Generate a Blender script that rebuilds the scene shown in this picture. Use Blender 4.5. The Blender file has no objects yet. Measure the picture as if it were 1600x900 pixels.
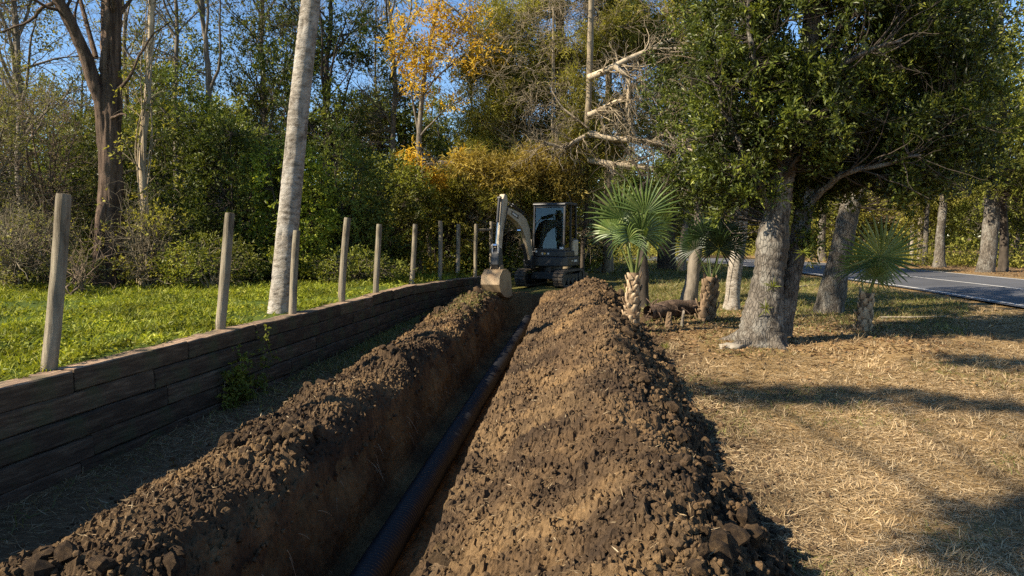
import bpy, bmesh, math, random
import numpy as np
from mathutils import Vector, Matrix

# ------------------------------------------------------------------ camera, sky, sun, exposure
scene = bpy.context.scene
COL = scene.collection
FPX = 1155.0                       # focal length in pixels of the 1600 px wide photograph
CAMZ = 2.0
YAW = math.radians(5.3)            # the camera looks a little to the left of the trench line (+Y)
PITCH = math.radians(4.06)
cam_d = bpy.data.cameras.new('camera')
cam_d.sensor_width = 36.0
cam_d.lens = 36.0 * FPX / 1600.0
cam_d.clip_start = 0.05
cam_d.clip_end = 3000.0
cam = bpy.data.objects.new('camera', cam_d)
COL.objects.link(cam)
cam.location = (0, 0, CAMZ)
cam.rotation_euler = (math.pi / 2 - PITCH, 0, YAW)
scene.camera = cam

SUN_EL = math.radians(36.5)
SUN_BEHIND = math.radians(22)       # how far behind the camera's left the sun stands
_a = YAW + SUN_BEHIND
SUN_VEC = Vector((-math.cos(_a) * math.cos(SUN_EL), -math.sin(_a) * math.cos(SUN_EL), math.sin(SUN_EL)))
world = bpy.data.worlds.new('World')
scene.world = world
world.use_nodes = True
wn = world.node_tree
bg = wn.nodes['Background']
sky = wn.nodes.new('ShaderNodeTexSky')
sky.sky_type = 'NISHITA'
sky.sun_disc = False
sky.sun_elevation = SUN_EL
sky.sun_rotation = math.atan2(SUN_VEC.x, SUN_VEC.y)
sky.altitude = 1500
sky.air_density = 1.0
sky.dust_density = 0.0
sky.ozone_density = 2.2
hsv = wn.nodes.new('ShaderNodeHueSaturation')
hsv.inputs['Saturation'].default_value = 1.12
wn.links.new(sky.outputs[0], hsv.inputs['Color'])
wn.links.new(hsv.outputs[0], bg.inputs[0])
bg.inputs[1].default_value = 0.088
sun_d = bpy.data.lights.new('sun', 'SUN')
sun_d.energy = 5.0
sun_d.angle = math.radians(0.6)
sun_d.color = (1.0, 0.88, 0.70)
sun = bpy.data.objects.new('sun', sun_d)
COL.objects.link(sun)
sun.location = (-30, 0, 30)
sun.rotation_euler = (-SUN_VEC).to_track_quat('-Z', 'Y').to_euler()
scene.view_settings.view_transform = 'Standard'
scene.view_settings.look = 'None'
scene.view_settings.gamma = 1.0
scene.view_settings.exposure = 1.25
scene.render.engine = 'CYCLES'
scene.cycles.use_denoising = False
scene.cycles.max_bounces = 6
scene.cycles.diffuse_bounces = 3
scene.cycles.glossy_bounces = 2
scene.cycles.transmission_bounces = 4
scene.cycles.transparent_max_bounces = 8
scene.cycles.caustics_reflective = False
scene.cycles.caustics_refractive = False

# ------------------------------------------------------------------ measuring helpers
_cy, _sy, _cp, _sp = math.cos(YAW), math.sin(YAW), math.cos(PITCH), math.sin(PITCH)
RGT = np.array((_cy, _sy, 0.0))
FWH = np.array((-_sy, _cy, 0.0))
FWD = np.array((-_sy * _cp, _cy * _cp, -_sp))
UPV = np.cross(RGT, FWD)

def P(px, py, D):
    """world point that the photograph's pixel shows, standing D metres ahead of the camera"""
    d = FWD + (px - 800) / FPX * RGT + (450 - py) / FPX * UPV
    return np.array((0, 0, CAMZ)) + d * (D / d.dot(FWH))

def W(X, D):
    """world x, y of a spot X metres right of and D metres ahead of the camera"""
    p = X * RGT + D * FWH
    return float(p[0]), float(p[1])

def sstep(a, b, x):
    t = np.clip((x - a) / (b - a), 0, 1)
    return t * t * (3 - 2 * t)

# ------------------------------------------------------------------ noise in numpy
def _hash(ix, iy, iz, seed):
    h = (ix.astype(np.int64) * 374761393 + iy.astype(np.int64) * 668265263 + iz.astype(np.int64) * 2147483647 + seed * 974711) & 0xFFFFFFFF
    h = ((h ^ (h >> 13)) * 1274126177) & 0xFFFFFFFF
    h = ((h ^ (h >> 16)) * 2246822519) & 0xFFFFFFFF
    return ((h ^ (h >> 15)) & 0xFFFFFF) / float(0xFFFFFF)

def vnoise(x, y, z=0.0, seed=0):
    x, y, z = np.broadcast_arrays(np.asarray(x, float), np.asarray(y, float), np.asarray(z, float))
    ix, iy, iz = np.floor(x), np.floor(y), np.floor(z)
    fx, fy, fz = x - ix, y - iy, z - iz
    ux, uy, uz = (f * f * (3 - 2 * f) for f in (fx, fy, fz))
    r = 0
    for a in (0, 1):
        for b in (0, 1):
            for c in (0, 1):
                r = r + _hash(ix + a, iy + b, iz + c, seed) * (ux if a else 1 - ux) * (uy if b else 1 - uy) * (uz if c else 1 - uz)
    return r * 2 - 1

def fbm(x, y, z=0.0, octaves=4, seed=0, gain=0.5):
    r, a, f = 0, 1.0, 1.0
    for o in range(octaves):
        r = r + a * vnoise(x * f, y * f, np.asarray(z) * f, seed + o * 17)
        a *= gain
        f *= 2.03
    return r

def lumps(x, y, scale, seed=0):
    """cellular noise: rounded crumbs of earth of about the given size, 0..1"""
    x = np.asarray(x, float) / scale
    y = np.asarray(y, float) / scale
    wx = 0.55 * vnoise(x * 1.1, y * 1.1, 3.3, seed + 1) + 0.28 * vnoise(x * 2.9, y * 2.9, 1.3, seed + 2)
    wy = 0.55 * vnoise(x * 1.1, y * 1.1, 8.3, seed + 3) + 0.28 * vnoise(x * 2.9, y * 2.9, 5.3, seed + 4)
    x, y = x + wx, y + wy
    ix, iy = np.floor(x), np.floor(y)
    best = np.zeros_like(x)
    zz = np.zeros_like(x)
    for a in (-1, 0, 1):
        for b in (-1, 0, 1):
            jx = ix + a + 0.1 + 0.8 * _hash(ix + a, iy + b, zz, seed)
            jy = iy + b + 0.1 + 0.8 * _hash(ix + a, iy + b, zz + 1, seed)
            r = 0.35 + 0.5 * _hash(ix + a, iy + b, zz + 2, seed)
            d2 = ((x - jx) ** 2 + (y - jy) ** 2) / (r * r)
            best = np.maximum(best, np.sqrt(np.clip(1 - d2, 0, 1)) * r * 1.3)
    return best

def chunks(x, y, scale, seed=0):
    """broken earth: tilted angular plates with crevices between them, about 0..1"""
    x = np.asarray(x, float) / scale
    y = np.asarray(y, float) / scale
    x, y = (x + 0.35 * vnoise(x * 1.4, y * 1.4, 3.3, seed + 1) + 0.22 * vnoise(x * 3.7, y * 3.7, 1.3, seed + 2),
            y + 0.35 * vnoise(x * 1.4, y * 1.4, 8.3, seed + 3) + 0.22 * vnoise(x * 3.7, y * 3.7, 5.3, seed + 4))
    ix, iy = np.floor(x), np.floor(y)
    f1 = np.full(x.shape, 9.0); f2 = np.full(x.shape, 9.0); h = np.zeros_like(x)
    z0 = np.zeros_like(x)
    for a in (-1, 0, 1):
        for b in (-1, 0, 1):
            jx = ix + a + _hash(ix + a, iy + b, z0, seed)
            jy = iy + b + _hash(ix + a, iy + b, z0 + 1, seed)
            d = np.hypot(x - jx, y - jy)
            hh = 0.75 * _hash(ix + a, iy + b, z0 + 2, seed) + (x - jx) * (_hash(ix + a, iy + b, z0 + 3, seed) - 0.5) * 1.3 + (y - jy) * (_hash(ix + a, iy + b, z0 + 4, seed) - 0.5) * 1.3
            new = d < f1
            f2 = np.where(new, f1, np.minimum(f2, d))
            h = np.where(new, hh, h)
            f1 = np.where(new, d, f1)
    e = np.clip((f2 - f1) / 0.28, 0, 1)
    return h * (0.35 + 0.65 * e) + 0.35 * e * (2 - e)

# ------------------------------------------------------------------ mesh building
class Geo:
    def __init__(s):
        s.v, s.q, s.t, s.n, s.r = [], [], [], 0, []
        s.qm, s.tm, s.ng = [], [], []
    def add(s, verts, quads=None, tris=None, rnd=0.5, mat=0):
        verts = np.asarray(verts, float).reshape(-1, 3)
        s.v.append(verts)
        rr = np.empty(len(verts))
        rr[:] = rnd
        s.r.append(rr)
        if quads is not None and len(quads):
            q = np.asarray(quads, int) + s.n
            s.q.append(q)
            s.qm.append(np.full(len(q), mat))
        if tris is not None and len(tris):
            t = np.asarray(tris, int) + s.n
            s.t.append(t)
            s.tm.append(np.full(len(t), mat))
        s.n += len(verts)
        return s
    def ngon(s, verts, faces, rnd=0.5, mat=0):
        verts = np.asarray(verts, float).reshape(-1, 3)
        s.v.append(verts)
        s.r.append(np.full(len(verts), rnd))
        for f in faces:
            s.ng.append(([i + s.n for i in f], mat))
        s.n += len(verts)
        return s
    def mesh(s, name, mats, smooth=True):
        me = bpy.data.meshes.new(name)
        V = np.concatenate(s.v)
        loops, starts, mi = [], [], []
        n = 0
        if s.q:
            q = np.concatenate(s.q)
            loops.append(q.ravel()); starts.append(np.arange(len(q)) * 4); n = len(q) * 4
            mi.append(np.concatenate(s.qm))
        if s.t:
            t = np.concatenate(s.t)
            loops.append(t.ravel()); starts.append(n + np.arange(len(t)) * 3); n += len(t) * 3
            mi.append(np.concatenate(s.tm))
        if s.ng:
            st = []
            for f, m in s.ng:
                st.append(n); n += len(f)
                loops.append(np.array(f))
            starts.append(np.array(st)); mi.append(np.array([m for f, m in s.ng]))
        L, S, M = np.concatenate(loops), np.concatenate(starts), np.concatenate(mi)
        me.vertices.add(len(V))
        me.vertices.foreach_set('co', V.astype(np.float32).ravel())
        me.loops.add(len(L))
        me.loops.foreach_set('vertex_index', L.astype(np.int32))
        me.polygons.add(len(S))
        me.polygons.foreach_set('loop_start', S.astype(np.int32))
        me.polygons.foreach_set('material_index', M.astype(np.int32))
        me.polygons.foreach_set('use_smooth', np.full(len(S), bool(smooth)))
        at = me.attributes.new('rnd', 'FLOAT', 'POINT')
        at.data.foreach_set('value', np.concatenate(s.r).astype(np.float32))
        for m in (mats if isinstance(mats, (list, tuple)) else [mats]):
            me.materials.append(m)
        me.update(calc_edges=True)
        return me
    def build(s, name, mats, parent=None, smooth=True, bevel=0):
        o = bpy.data.objects.new(name, s.mesh(name, mats, smooth))
        COL.objects.link(o)
        if parent is not None:
            o.parent = parent
        if bevel:
            m = o.modifiers.new('edge', 'BEVEL')
            m.width = bevel; m.segments = 2; m.limit_method = 'ANGLE'; m.angle_limit = math.radians(35)
        return o
    # simple solids, placed by a 4x4 matrix
    def box(s, lo, hi, M=None, mat=0, rnd=0.5):
        x0, y0, z0 = lo; x1, y1, z1 = hi
        v = np.array([(x0, y0, z0), (x1, y0, z0), (x1, y1, z0), (x0, y1, z0), (x0, y0, z1), (x1, y0, z1), (x1, y1, z1), (x0, y1, z1)], float)
        if M is not None:
            v = tf(v, M)
        return s.add(v, [(3, 2, 1, 0), (4, 5, 6, 7), (0, 1, 5, 4), (1, 2, 6, 5), (2, 3, 7, 6), (3, 0, 4, 7)], mat=mat, rnd=rnd)
    def prism(s, poly, a, b, axis='x', M=None, mat=0):
        """polygon (two coordinates) pulled from a to b along the axis"""
        n = len(poly)
        v = []
        for w in (a, b):
            for p, q in poly:
                v.append((w, p, q) if axis == 'x' else (p, w, q) if axis == 'y' else (p, q, w))
        v = np.array(v, float)
        if M is not None:
            v = tf(v, M)
        f = [list(range(n))[::-1], [n + i for i in range(n)]] + [[i, (i + 1) % n, n + (i + 1) % n, n + i] for i in range(n)]
        return s.ngon(v, f, mat=mat)
    def cyl(s, p0, p1, r0, r1=None, ns=14, mat=0, rnd=0.5):
        r1 = r0 if r1 is None else r1
        p0, p1 = np.asarray(p0, float), np.asarray(p1, float)
        d = (p1 - p0) / np.linalg.norm(p1 - p0)
        ref = np.array((0, 0, 1.0)) if abs(d[2]) < 0.9 else np.array((1.0, 0, 0))
        n1 = np.cross(d, ref); n1 /= np.linalg.norm(n1)
        n2 = np.cross(d, n1)
        an = np.arange(ns) * 2 * math.pi / ns
        ring = np.cos(an)[:, None] * n1 + np.sin(an)[:, None] * n2
        v = np.concatenate([p0 + ring * r0, p1 + ring * r1])
        f = [[i, (i + 1) % ns, ns + (i + 1) % ns, ns + i] for i in range(ns)] + [list(range(ns))[::-1], [ns + i for i in range(ns)]]
        return s.ngon(v, f, mat=mat, rnd=rnd)
    def tubes(s, PP, RR, ns=5, rnd=0.5, mat=0):
        v, q = tube_arrays(PP, RR, ns)
        r = rnd
        if not np.isscalar(rnd):
            r = np.repeat(rnd, PP.shape[1] * ns)
        return s.add(v, q, rnd=r, mat=mat)

def tf(v, M):
    M = np.array(M)
    return v @ M[:3, :3].T + M[:3, 3]

def tube_arrays(PP, RR, ns):
    PP = np.asarray(PP, float); RR = np.asarray(RR, float)
    n, m, _ = PP.shape
    T = np.gradient(PP, axis=1)
    T /= np.linalg.norm(T, axis=2, keepdims=True) + 1e-9
    mean = T.mean(1)
    ref = np.where((np.abs(mean[:, 2]) > 0.8)[:, None], np.array((1.0, 0.13, 0)), np.array((0.0, 0.1, 1.0)))
    N = np.cross(T, ref[:, None, :])
    N /= np.linalg.norm(N, axis=2, keepdims=True) + 1e-9
    B = np.cross(T, N)
    an = np.arange(ns) * 2 * math.pi / ns
    ring = PP[:, :, None, :] + RR[:, :, None, None] * (np.cos(an)[None, None, :, None] * N[:, :, None, :] + np.sin(an)[None, None, :, None] * B[:, :, None, :])
    base = (np.arange(n) * m * ns)[:, None, None] + (np.arange(m - 1) * ns)[None, :, None]
    i = np.arange(ns)[None, None, :]
    j = (np.arange(ns) + 1) % ns
    j = j[None, None, :]
    q = np.stack([base + i, base + i + ns, base + j + ns, base + j], -1).reshape(-1, 4)
    return ring.reshape(-1, 3), q

def unit(v):
    return v / (np.linalg.norm(v, axis=-1, keepdims=True) + 1e-9)

def tag(o, label=None, cat=None, group=None, kind=None):
    if label: o['label'] = label
    if cat: o['category'] = cat
    if group: o['group'] = group
    if kind: o['kind'] = kind
    return o

def empty(name, loc=(0, 0, 0), rz=0.0):
    o = bpy.data.objects.new(name, None)
    COL.objects.link(o)
    o.location = loc
    o.rotation_euler = (0, 0, rz)
    o.empty_display_size = 0.2
    return o

def copy_tree(o, parent=None):
    c = o.copy()
    COL.objects.link(c)
    c.parent = parent
    for ch in list(o.children):
        copy_tree(ch, c)
    return c

# ------------------------------------------------------------------ materials
def new_mat(name):
    m = bpy.data.materials.new(name)
    m.use_nodes = True
    nt = m.node_tree
    for n in list(nt.nodes):
        nt.nodes.remove(n)
    out = nt.nodes.new('ShaderNodeOutputMaterial')
    b = nt.nodes.new('ShaderNodeBsdfPrincipled')
    nt.links.new(b.outputs[0], out.inputs[0])
    return m, nt, b, out

def N(nt, typ, **kw):
    n = nt.nodes.new(typ)
    for k, v in kw.items():
        if k.startswith('i_'):
            n.inputs[k[2:].replace('_', ' ')].default_value = v
        else:
            setattr(n, k, v)
    return n

def ramp(nt, fac, stops, interp='LINEAR'):
    r = nt.nodes.new('ShaderNodeValToRGB')
    r.color_ramp.interpolation = interp
    els = r.color_ramp.elements
    while len(els) < len(stops):
        els.new(0.5)
    for e, (p, c) in zip(els, stops):
        e.position = p
        e.color = (*c, 1)
    nt.links.new(fac, r.inputs[0])
    return r.outputs[0]

def noise_fac(nt, scale, detail=6, rough=0.6, vec=None, stretch=None, coord='Object'):
    tc = nt.nodes.new('ShaderNodeTexCoord')
    v = tc.outputs[coord]
    if stretch:
        mp = nt.nodes.new('ShaderNodeMapping')
        mp.inputs['Scale'].default_value = stretch
        nt.links.new(v, mp.inputs[0])
        v = mp.outputs[0]
    n = nt.nodes.new('ShaderNodeTexNoise')
    n.inputs['Scale'].default_value = scale
    n.inputs['Detail'].default_value = detail
    n.inputs['Roughness'].default_value = rough
    nt.links.new(v, n.inputs['Vector'])
    return n.outputs[0]

def mixc(nt, fac, a, b, mode='MIX'):
    m = nt.nodes.new('ShaderNodeMix')
    m.data_type = 'RGBA'
    m.blend_type = mode
    for sock, val in ((m.inputs[0], fac), (m.inputs[6], a), (m.inputs[7], b)):
        if isinstance(val, (int, float)):
            sock.default_value = val
        elif isinstance(val, tuple):
            sock.default_value = (*val, 1)
        else:
            nt.links.new(val, sock)
    return m.outputs[2]

def bump(nt, b, fac, strength=0.5, dist=0.02):
    bp = nt.nodes.new('ShaderNodeBump')
    bp.inputs['Strength'].default_value = strength
    bp.inputs['Distance'].default_value = dist
    nt.links.new(fac, bp.inputs['Height'])
    nt.links.new(bp.outputs[0], b.inputs['Normal'])

def attr(nt, name='rnd'):
    a = nt.nodes.new('ShaderNodeAttribute')
    a.attribute_name = name
    return a.outputs['Fac']

def leaf_mat(name, cols, transl=0.3, rough=0.45, spec=0.35, vary=0.5, big=0.5):
    m, nt, b, out = new_mat(name)
    k = len(cols)
    c = ramp(nt, attr(nt), [(i / (k - 1), col) for i, col in enumerate(cols)])
    nz = noise_fac(nt, big, 3)
    dark = ramp(nt, nz, [(0.35, (1 - vary,) * 3), (0.65, (1.0 + vary * 0.35,) * 3)])
    c = mixc(nt, 1.0, c, dark, 'MULTIPLY')
    nt.links.new(c, b.inputs['Base Color'])
    b.inputs['Roughness'].default_value = rough
    b.inputs['Specular IOR Level'].default_value = spec
    if transl > 0:
        t = nt.nodes.new('ShaderNodeBsdfTranslucent')
        tcol = mixc(nt, 1.0, c, (1.25, 1.2, 0.55), 'MULTIPLY')
        nt.links.new(tcol, t.inputs[0])
        mx = nt.nodes.new('ShaderNodeMixShader')
        mx.inputs[0].default_value = transl
        nt.links.new(b.outputs[0], mx.inputs[1])
        nt.links.new(t.outputs[0], mx.inputs[2])
        nt.links.new(mx.outputs[0], out.inputs[0])
    return m

def bark_mat(name, dark, light, scale=6, stretch=(1, 1, 0.25), strength=0.7, dist=0.02, patch=None, rough=0.9, cracks=False):
    m, nt, b, out = new_mat(name)
    f = noise_fac(nt, scale, 9, 0.72, stretch=stretch)
    c = ramp(nt, f, [(0.34, dark), (0.5, tuple(a * 0.45 + q * 0.55 for a, q in zip(dark, light))), (0.66, light)])
    if patch:
        pf = noise_fac(nt, 3.0, 7, 0.65)
        pr = ramp(nt, pf, [(0.5, (0, 0, 0)), (0.58, (0.8,) * 3)])
        c = mixc(nt, pr, c, patch)
    h = f
    if cracks:
        tc = nt.nodes.new('ShaderNodeTexCoord')
        mp = nt.nodes.new('ShaderNodeMapping')
        mp.inputs['Scale'].default_value = stretch
        nt.links.new(tc.outputs['Object'], mp.inputs[0])
        wn2 = nt.nodes.new('ShaderNodeTexNoise'); wn2.inputs['Scale'].default_value = 5.0
        nt.links.new(mp.outputs[0], wn2.inputs['Vector'])
        wv = nt.nodes.new('ShaderNodeMix'); wv.data_type = 'VECTOR'; wv.inputs[0].default_value = 0.12
        nt.links.new(mp.outputs[0], wv.inputs[4]); nt.links.new(wn2.outputs['Color'], wv.inputs[5])
        vo = nt.nodes.new('ShaderNodeTexVoronoi'); vo.feature = 'DISTANCE_TO_EDGE'; vo.inputs['Scale'].default_value = scale * 1.7
        nt.links.new(wv.outputs[1], vo.inputs['Vector'])
        ck = ramp(nt, vo.outputs['Distance'], [(0.0, (0.5,) * 3), (0.06, (0.85,) * 3), (0.2, (1.05,) * 3)])
        c = mixc(nt, 1.0, c, ck, 'MULTIPLY')
        mu = nt.nodes.new('ShaderNodeMath'); mu.operation = 'MULTIPLY'
        nt.links.new(f, mu.inputs[0]); nt.links.new(ck, mu.inputs[1])
        h = mu.outputs[0]
    rv = attr(nt)
    c = mixc(nt, 1.0, c, ramp(nt, rv, [(0, (0.6,) * 3), (1, (1.25,) * 3)]), 'MULTIPLY')
    nt.links.new(c, b.inputs['Base Color'])
    b.inputs['Roughness'].default_value = rough
    b.inputs['Specular IOR Level'].default_value = 0.2
    bump(nt, b, h, strength, dist)
    return m

def plain_mat(name, col, rough=0.6, metal=0.0, spec=0.4, dirt=None, dirt_amt=0.5, dscale=8, bumpy=0.0):
    m, nt, b, out = new_mat(name)
    f = noise_fac(nt, dscale, 8, 0.65)
    c = col
    if dirt:
        fr = ramp(nt, f, [(0.42, (0, 0, 0)), (0.7, (dirt_amt,) * 3)])
        c = mixc(nt, fr, col, dirt)
        nt.links.new(c, b.inputs['Base Color'])
    else:
        c = mixc(nt, 1.0, col, ramp(nt, f, [(0.3, (0.8,) * 3), (0.7, (1.12,) * 3)]), 'MULTIPLY')
        nt.links.new(c, b.inputs['Base Color'])
    b.inputs['Roughness'].default_value = rough
    b.inputs['Metallic'].default_value = metal
    b.inputs['Specular IOR Level'].default_value = spec
    if bumpy:
        bump(nt, b, f, bumpy, 0.01)
    return m

def soil_mat(name, cols, scale=7.0, bstr=0.6, coord='Object'):
    m, nt, b, out = new_mat(name)
    f1 = noise_fac(nt, scale * 0.22, 4, 0.6, coord=coord)
    f2 = noise_fac(nt, scale * 3, 8, 0.7, coord=coord)
    f3 = noise_fac(nt, scale * 14, 6, 0.75, coord=coord)
    big = ramp(nt, f1, [(0.36, cols[0]), (0.5, cols[1]), (0.64, cols[2])])
    sm = ramp(nt, f2, [(0.3, (0.55,) * 3), (0.52, (0.95,) * 3), (0.72, (1.35,) * 3)])
    c = mixc(nt, 1.0, big, sm, 'MULTIPLY')
    c = mixc(nt, 1.0, c, ramp(nt, attr(nt), [(0, (0.62, 0.62, 0.64)), (0.5, (1, 1, 1)), (1, (1.3, 1.24, 1.12))]), 'MULTIPLY')
    oi = nt.nodes.new('ShaderNodeObjectInfo')
    c = mixc(nt, 1.0, c, ramp(nt, oi.outputs['Random'], [(0, (0.8,) * 3), (1, (1.15,) * 3)]), 'MULTIPLY')
    fl = ramp(nt, f3, [(0.66, (0, 0, 0)), (0.74, (0.55,) * 3)])
    c = mixc(nt, fl, c, (0.24, 0.165, 0.09))
    nt.links.new(c, b.inputs['Base Color'])
    b.inputs['Roughness'].default_value = 0.95
    b.inputs['Specular IOR Level'].default_value = 0.15
    ad = nt.nodes.new('ShaderNodeMath')
    ad.operation = 'ADD'
    nt.links.new(f2, ad.inputs[0]); nt.links.new(f3, ad.inputs[1])
    bump(nt, b, ad.outputs[0], bstr, 0.02)
    return m

MAT = {}
MAT['soil'] = soil_mat('heaped soil', [(0.058, 0.038, 0.023), (0.120, 0.077, 0.041), (0.198, 0.127, 0.062)], bstr=0.9)
MAT['soil_dark'] = soil_mat('dark moist soil', [(0.050, 0.034, 0.022), (0.095, 0.062, 0.035), (0.155, 0.10, 0.052)], bstr=1.0)
MAT['trench'] = soil_mat('cut clay soil', [(0.075, 0.048, 0.024), (0.13, 0.084, 0.039), (0.19, 0.124, 0.056)], scale=5, bstr=1.0)
MAT['straw'] = leaf_mat('dry straw grass', [(0.16, 0.10, 0.05), (0.30, 0.205, 0.105), (0.43, 0.315, 0.17), (0.56, 0.44, 0.27)], 0.12, 0.65, 0.2, 0.55, 0.7)
MAT['grass'] = leaf_mat('green grass', [(0.075, 0.095, 0.014), (0.19, 0.225, 0.024), (0.33, 0.355, 0.038), (0.47, 0.44, 0.085)], 0.35, 0.55, 0.15, 0.6, 1.3)
MAT['thin_grass'] = leaf_mat('thin olive grass', [(0.07, 0.09, 0.02), (0.15, 0.17, 0.04), (0.26, 0.22, 0.08), (0.36, 0.28, 0.13)], 0.3, 0.5, 0.3, 0.4, 0.8)
MAT['litter'] = leaf_mat('dry leaf litter', [(0.10, 0.055, 0.025), (0.19, 0.11, 0.05), (0.27, 0.17, 0.08), (0.38, 0.26, 0.13)], 0.1, 0.6, 0.2, 0.4, 0.8)
MAT['leaf_oak'] = leaf_mat('glossy dark oak leaves', [(0.024, 0.034, 0.008), (0.060, 0.080, 0.014), (0.15, 0.18, 0.028), (0.38, 0.39, 0.07)], 0.34, 0.42, 0.3, 0.6, 1.3)
MAT['leaf_dark'] = leaf_mat('dark evergreen leaves', [(0.044, 0.060, 0.014), (0.10, 0.128, 0.026), (0.175, 0.21, 0.040), (0.30, 0.31, 0.075)], 0.34, 0.45, 0.25, 0.65, 0.6)
MAT['leaf_mid'] = leaf_mat('mid green leaves', [(0.085, 0.10, 0.018), (0.175, 0.195, 0.030), (0.28, 0.29, 0.046), (0.40, 0.385, 0.085)], 0.36, 0.5, 0.25, 0.6, 0.6)
MAT['leaf_bright'] = leaf_mat('bright vine leaves', [(0.10, 0.135, 0.014), (0.20, 0.25, 0.028), (0.33, 0.37, 0.045), (0.46, 0.46, 0.10)], 0.36, 0.5, 0.25, 0.5, 0.6)
MAT['leaf_olive'] = leaf_mat('olive feathery leaves', [(0.14, 0.14, 0.026), (0.26, 0.25, 0.046), (0.40, 0.37, 0.075), (0.53, 0.47, 0.14)], 0.40, 0.55, 0.2, 0.4, 0.5)
MAT['leaf_gold'] = leaf_mat('golden brown needles', [(0.20, 0.145, 0.035), (0.32, 0.24, 0.055), (0.44, 0.34, 0.08), (0.54, 0.43, 0.13)], 0.38, 0.55, 0.2, 0.45, 0.7)
MAT['leaf_orange'] = leaf_mat('orange autumn leaves', [(0.42, 0.23, 0.02), (0.58, 0.36, 0.03), (0.70, 0.48, 0.06), (0.72, 0.56, 0.14)], 0.42, 0.55, 0.2, 0.3, 0.8)
MAT['leaf_grey'] = leaf_mat('small grey green leaves', [(0.09, 0.098, 0.03), (0.18, 0.18, 0.05), (0.28, 0.26, 0.075), (0.38, 0.325, 0.12)], 0.36, 0.55, 0.25, 0.5, 0.5)
MAT['palm'] = leaf_mat('palm leaf', [(0.035, 0.060, 0.016), (0.075, 0.12, 0.028), (0.135, 0.19, 0.045), (0.28, 0.31, 0.10)], 0.25, 0.38, 0.4, 0.35, 1.2)
MAT['palm_shaded'] = leaf_mat('dark palm leaf', [(0.014, 0.028, 0.008), (0.028, 0.05, 0.013), (0.05, 0.08, 0.02), (0.10, 0.13, 0.04)], 0.2, 0.4, 0.3, 0.35, 1.2)  # palm leaf copy with the middle palm's shade put into its colour
MAT['bark_pale'] = bark_mat('pale ringed palm bark', (0.10, 0.078, 0.055), (0.42, 0.37, 0.30), 9, (1, 1, 2.0), 1.0, 0.04, patch=(0.40, 0.365, 0.31))
MAT['bark_oak'] = bark_mat('grey lichen oak bark', (0.05, 0.04, 0.03), (0.22, 0.19, 0.15), 13, (1, 1, 0.35), 1.0, 0.05, patch=(0.25, 0.23, 0.19), cracks=True)
MAT['bark_brown'] = bark_mat('brown shaggy bark', (0.026, 0.016, 0.011), (0.20, 0.135, 0.092), 10, (1, 1, 0.08), 1.0, 0.10)
MAT['bark_grey'] = bark_mat('grey bark', (0.085, 0.07, 0.052), (0.25, 0.21, 0.16), 8, (1, 1, 0.3), 0.8, 0.03)
MAT['bark_dark'] = bark_mat('dark bark', (0.03, 0.024, 0.018), (0.10, 0.08, 0.06), 8, (1, 1, 0.3), 0.8, 0.03)
MAT['bark_bleached'] = bark_mat('bleached dead wood', (0.22, 0.165, 0.105), (0.55, 0.45, 0.31), 7, (1, 1, 0.3), 0.5, 0.02)
MAT['bark_cypress'] = bark_mat('tan cypress bark', (0.11, 0.085, 0.055), (0.34, 0.275, 0.18), 8, (1, 1, 0.2), 0.7, 0.03)
MAT['twig'] = bark_mat('bare twig bark', (0.085, 0.068, 0.042), (0.25, 0.205, 0.135), 6, (1, 1, 1), 0.2, 0.01)
MAT['twig_brown'] = bark_mat('brown twig bark', (0.085, 0.06, 0.04), (0.26, 0.19, 0.13), 6, (1, 1, 1), 0.2, 0.01)
MAT['boot_tan'] = bark_mat('tan palm leaf base', (0.22, 0.135, 0.07), (0.50, 0.38, 0.24), 9, (1, 1, 0.4), 0.6, 0.02)
MAT['boot_dark'] = bark_mat('brown palm leaf base', (0.09, 0.06, 0.035), (0.25, 0.17, 0.10), 9, (1, 1, 0.4), 0.6, 0.02)
# ------------------------------------------------------------------ the lie of the land
WALL_D = np.array([-40.0, 1.5, 17.4, 20.9, 24.0, 60.0])
WALL_X = np.array([-10.3, -4.49, -2.24, -0.9, 0.1, 1.0])
WALL_TOP = 0.84

def cam_frame(x, y):
    x = np.asarray(x, float); y = np.asarray(y, float)
    return x * RGT[0] + y * RGT[1], x * FWH[0] + y * FWH[1]

def low_ground(x, y):
    zr = np.interp(y, [-60, 2, 5, 12, 22, 30, 60], [0, 0, 0.1, 0.3, 0.5, 0.55, 0.55])
    zl = np.interp(y, [-60, 5, 12, 17, 21, 26, 60], [-0.1, -0.08, 0.0, 0.12, 0.36, 0.55, 0.55])
    t = sstep(-2.3, -0.9, x)
    return zl * (1 - t) + zr * t

def gz(x, y):
    """height of the ground without trench and heaps"""
    x = np.asarray(x, float); y = np.asarray(y, float)
    X, D = cam_frame(x, y)
    s = X - np.interp(D, WALL_D, WALL_X)
    wide = np.interp(D, [0, 21.0, 26, 40], [0, 0, 4.0, 10.0])
    up = 1 - sstep(-0.19 - wide, -0.09 + wide * 0.2, s)
    zu = np.interp(D, [0, 18, 26, 45], [0.82, 0.82, 0.78, 0.6]) + 0.05 * vnoise(x * 0.5, y * 0.5, 0, 3) * sstep(0.4, 2, -s)
    lo = low_ground(x, y)
    lo = lo + 0.03 * vnoise(x * 0.6, y * 0.6, 0, 5) * sstep(1.5, 4, x)
    return lo * (1 - up) + zu * up

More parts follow.
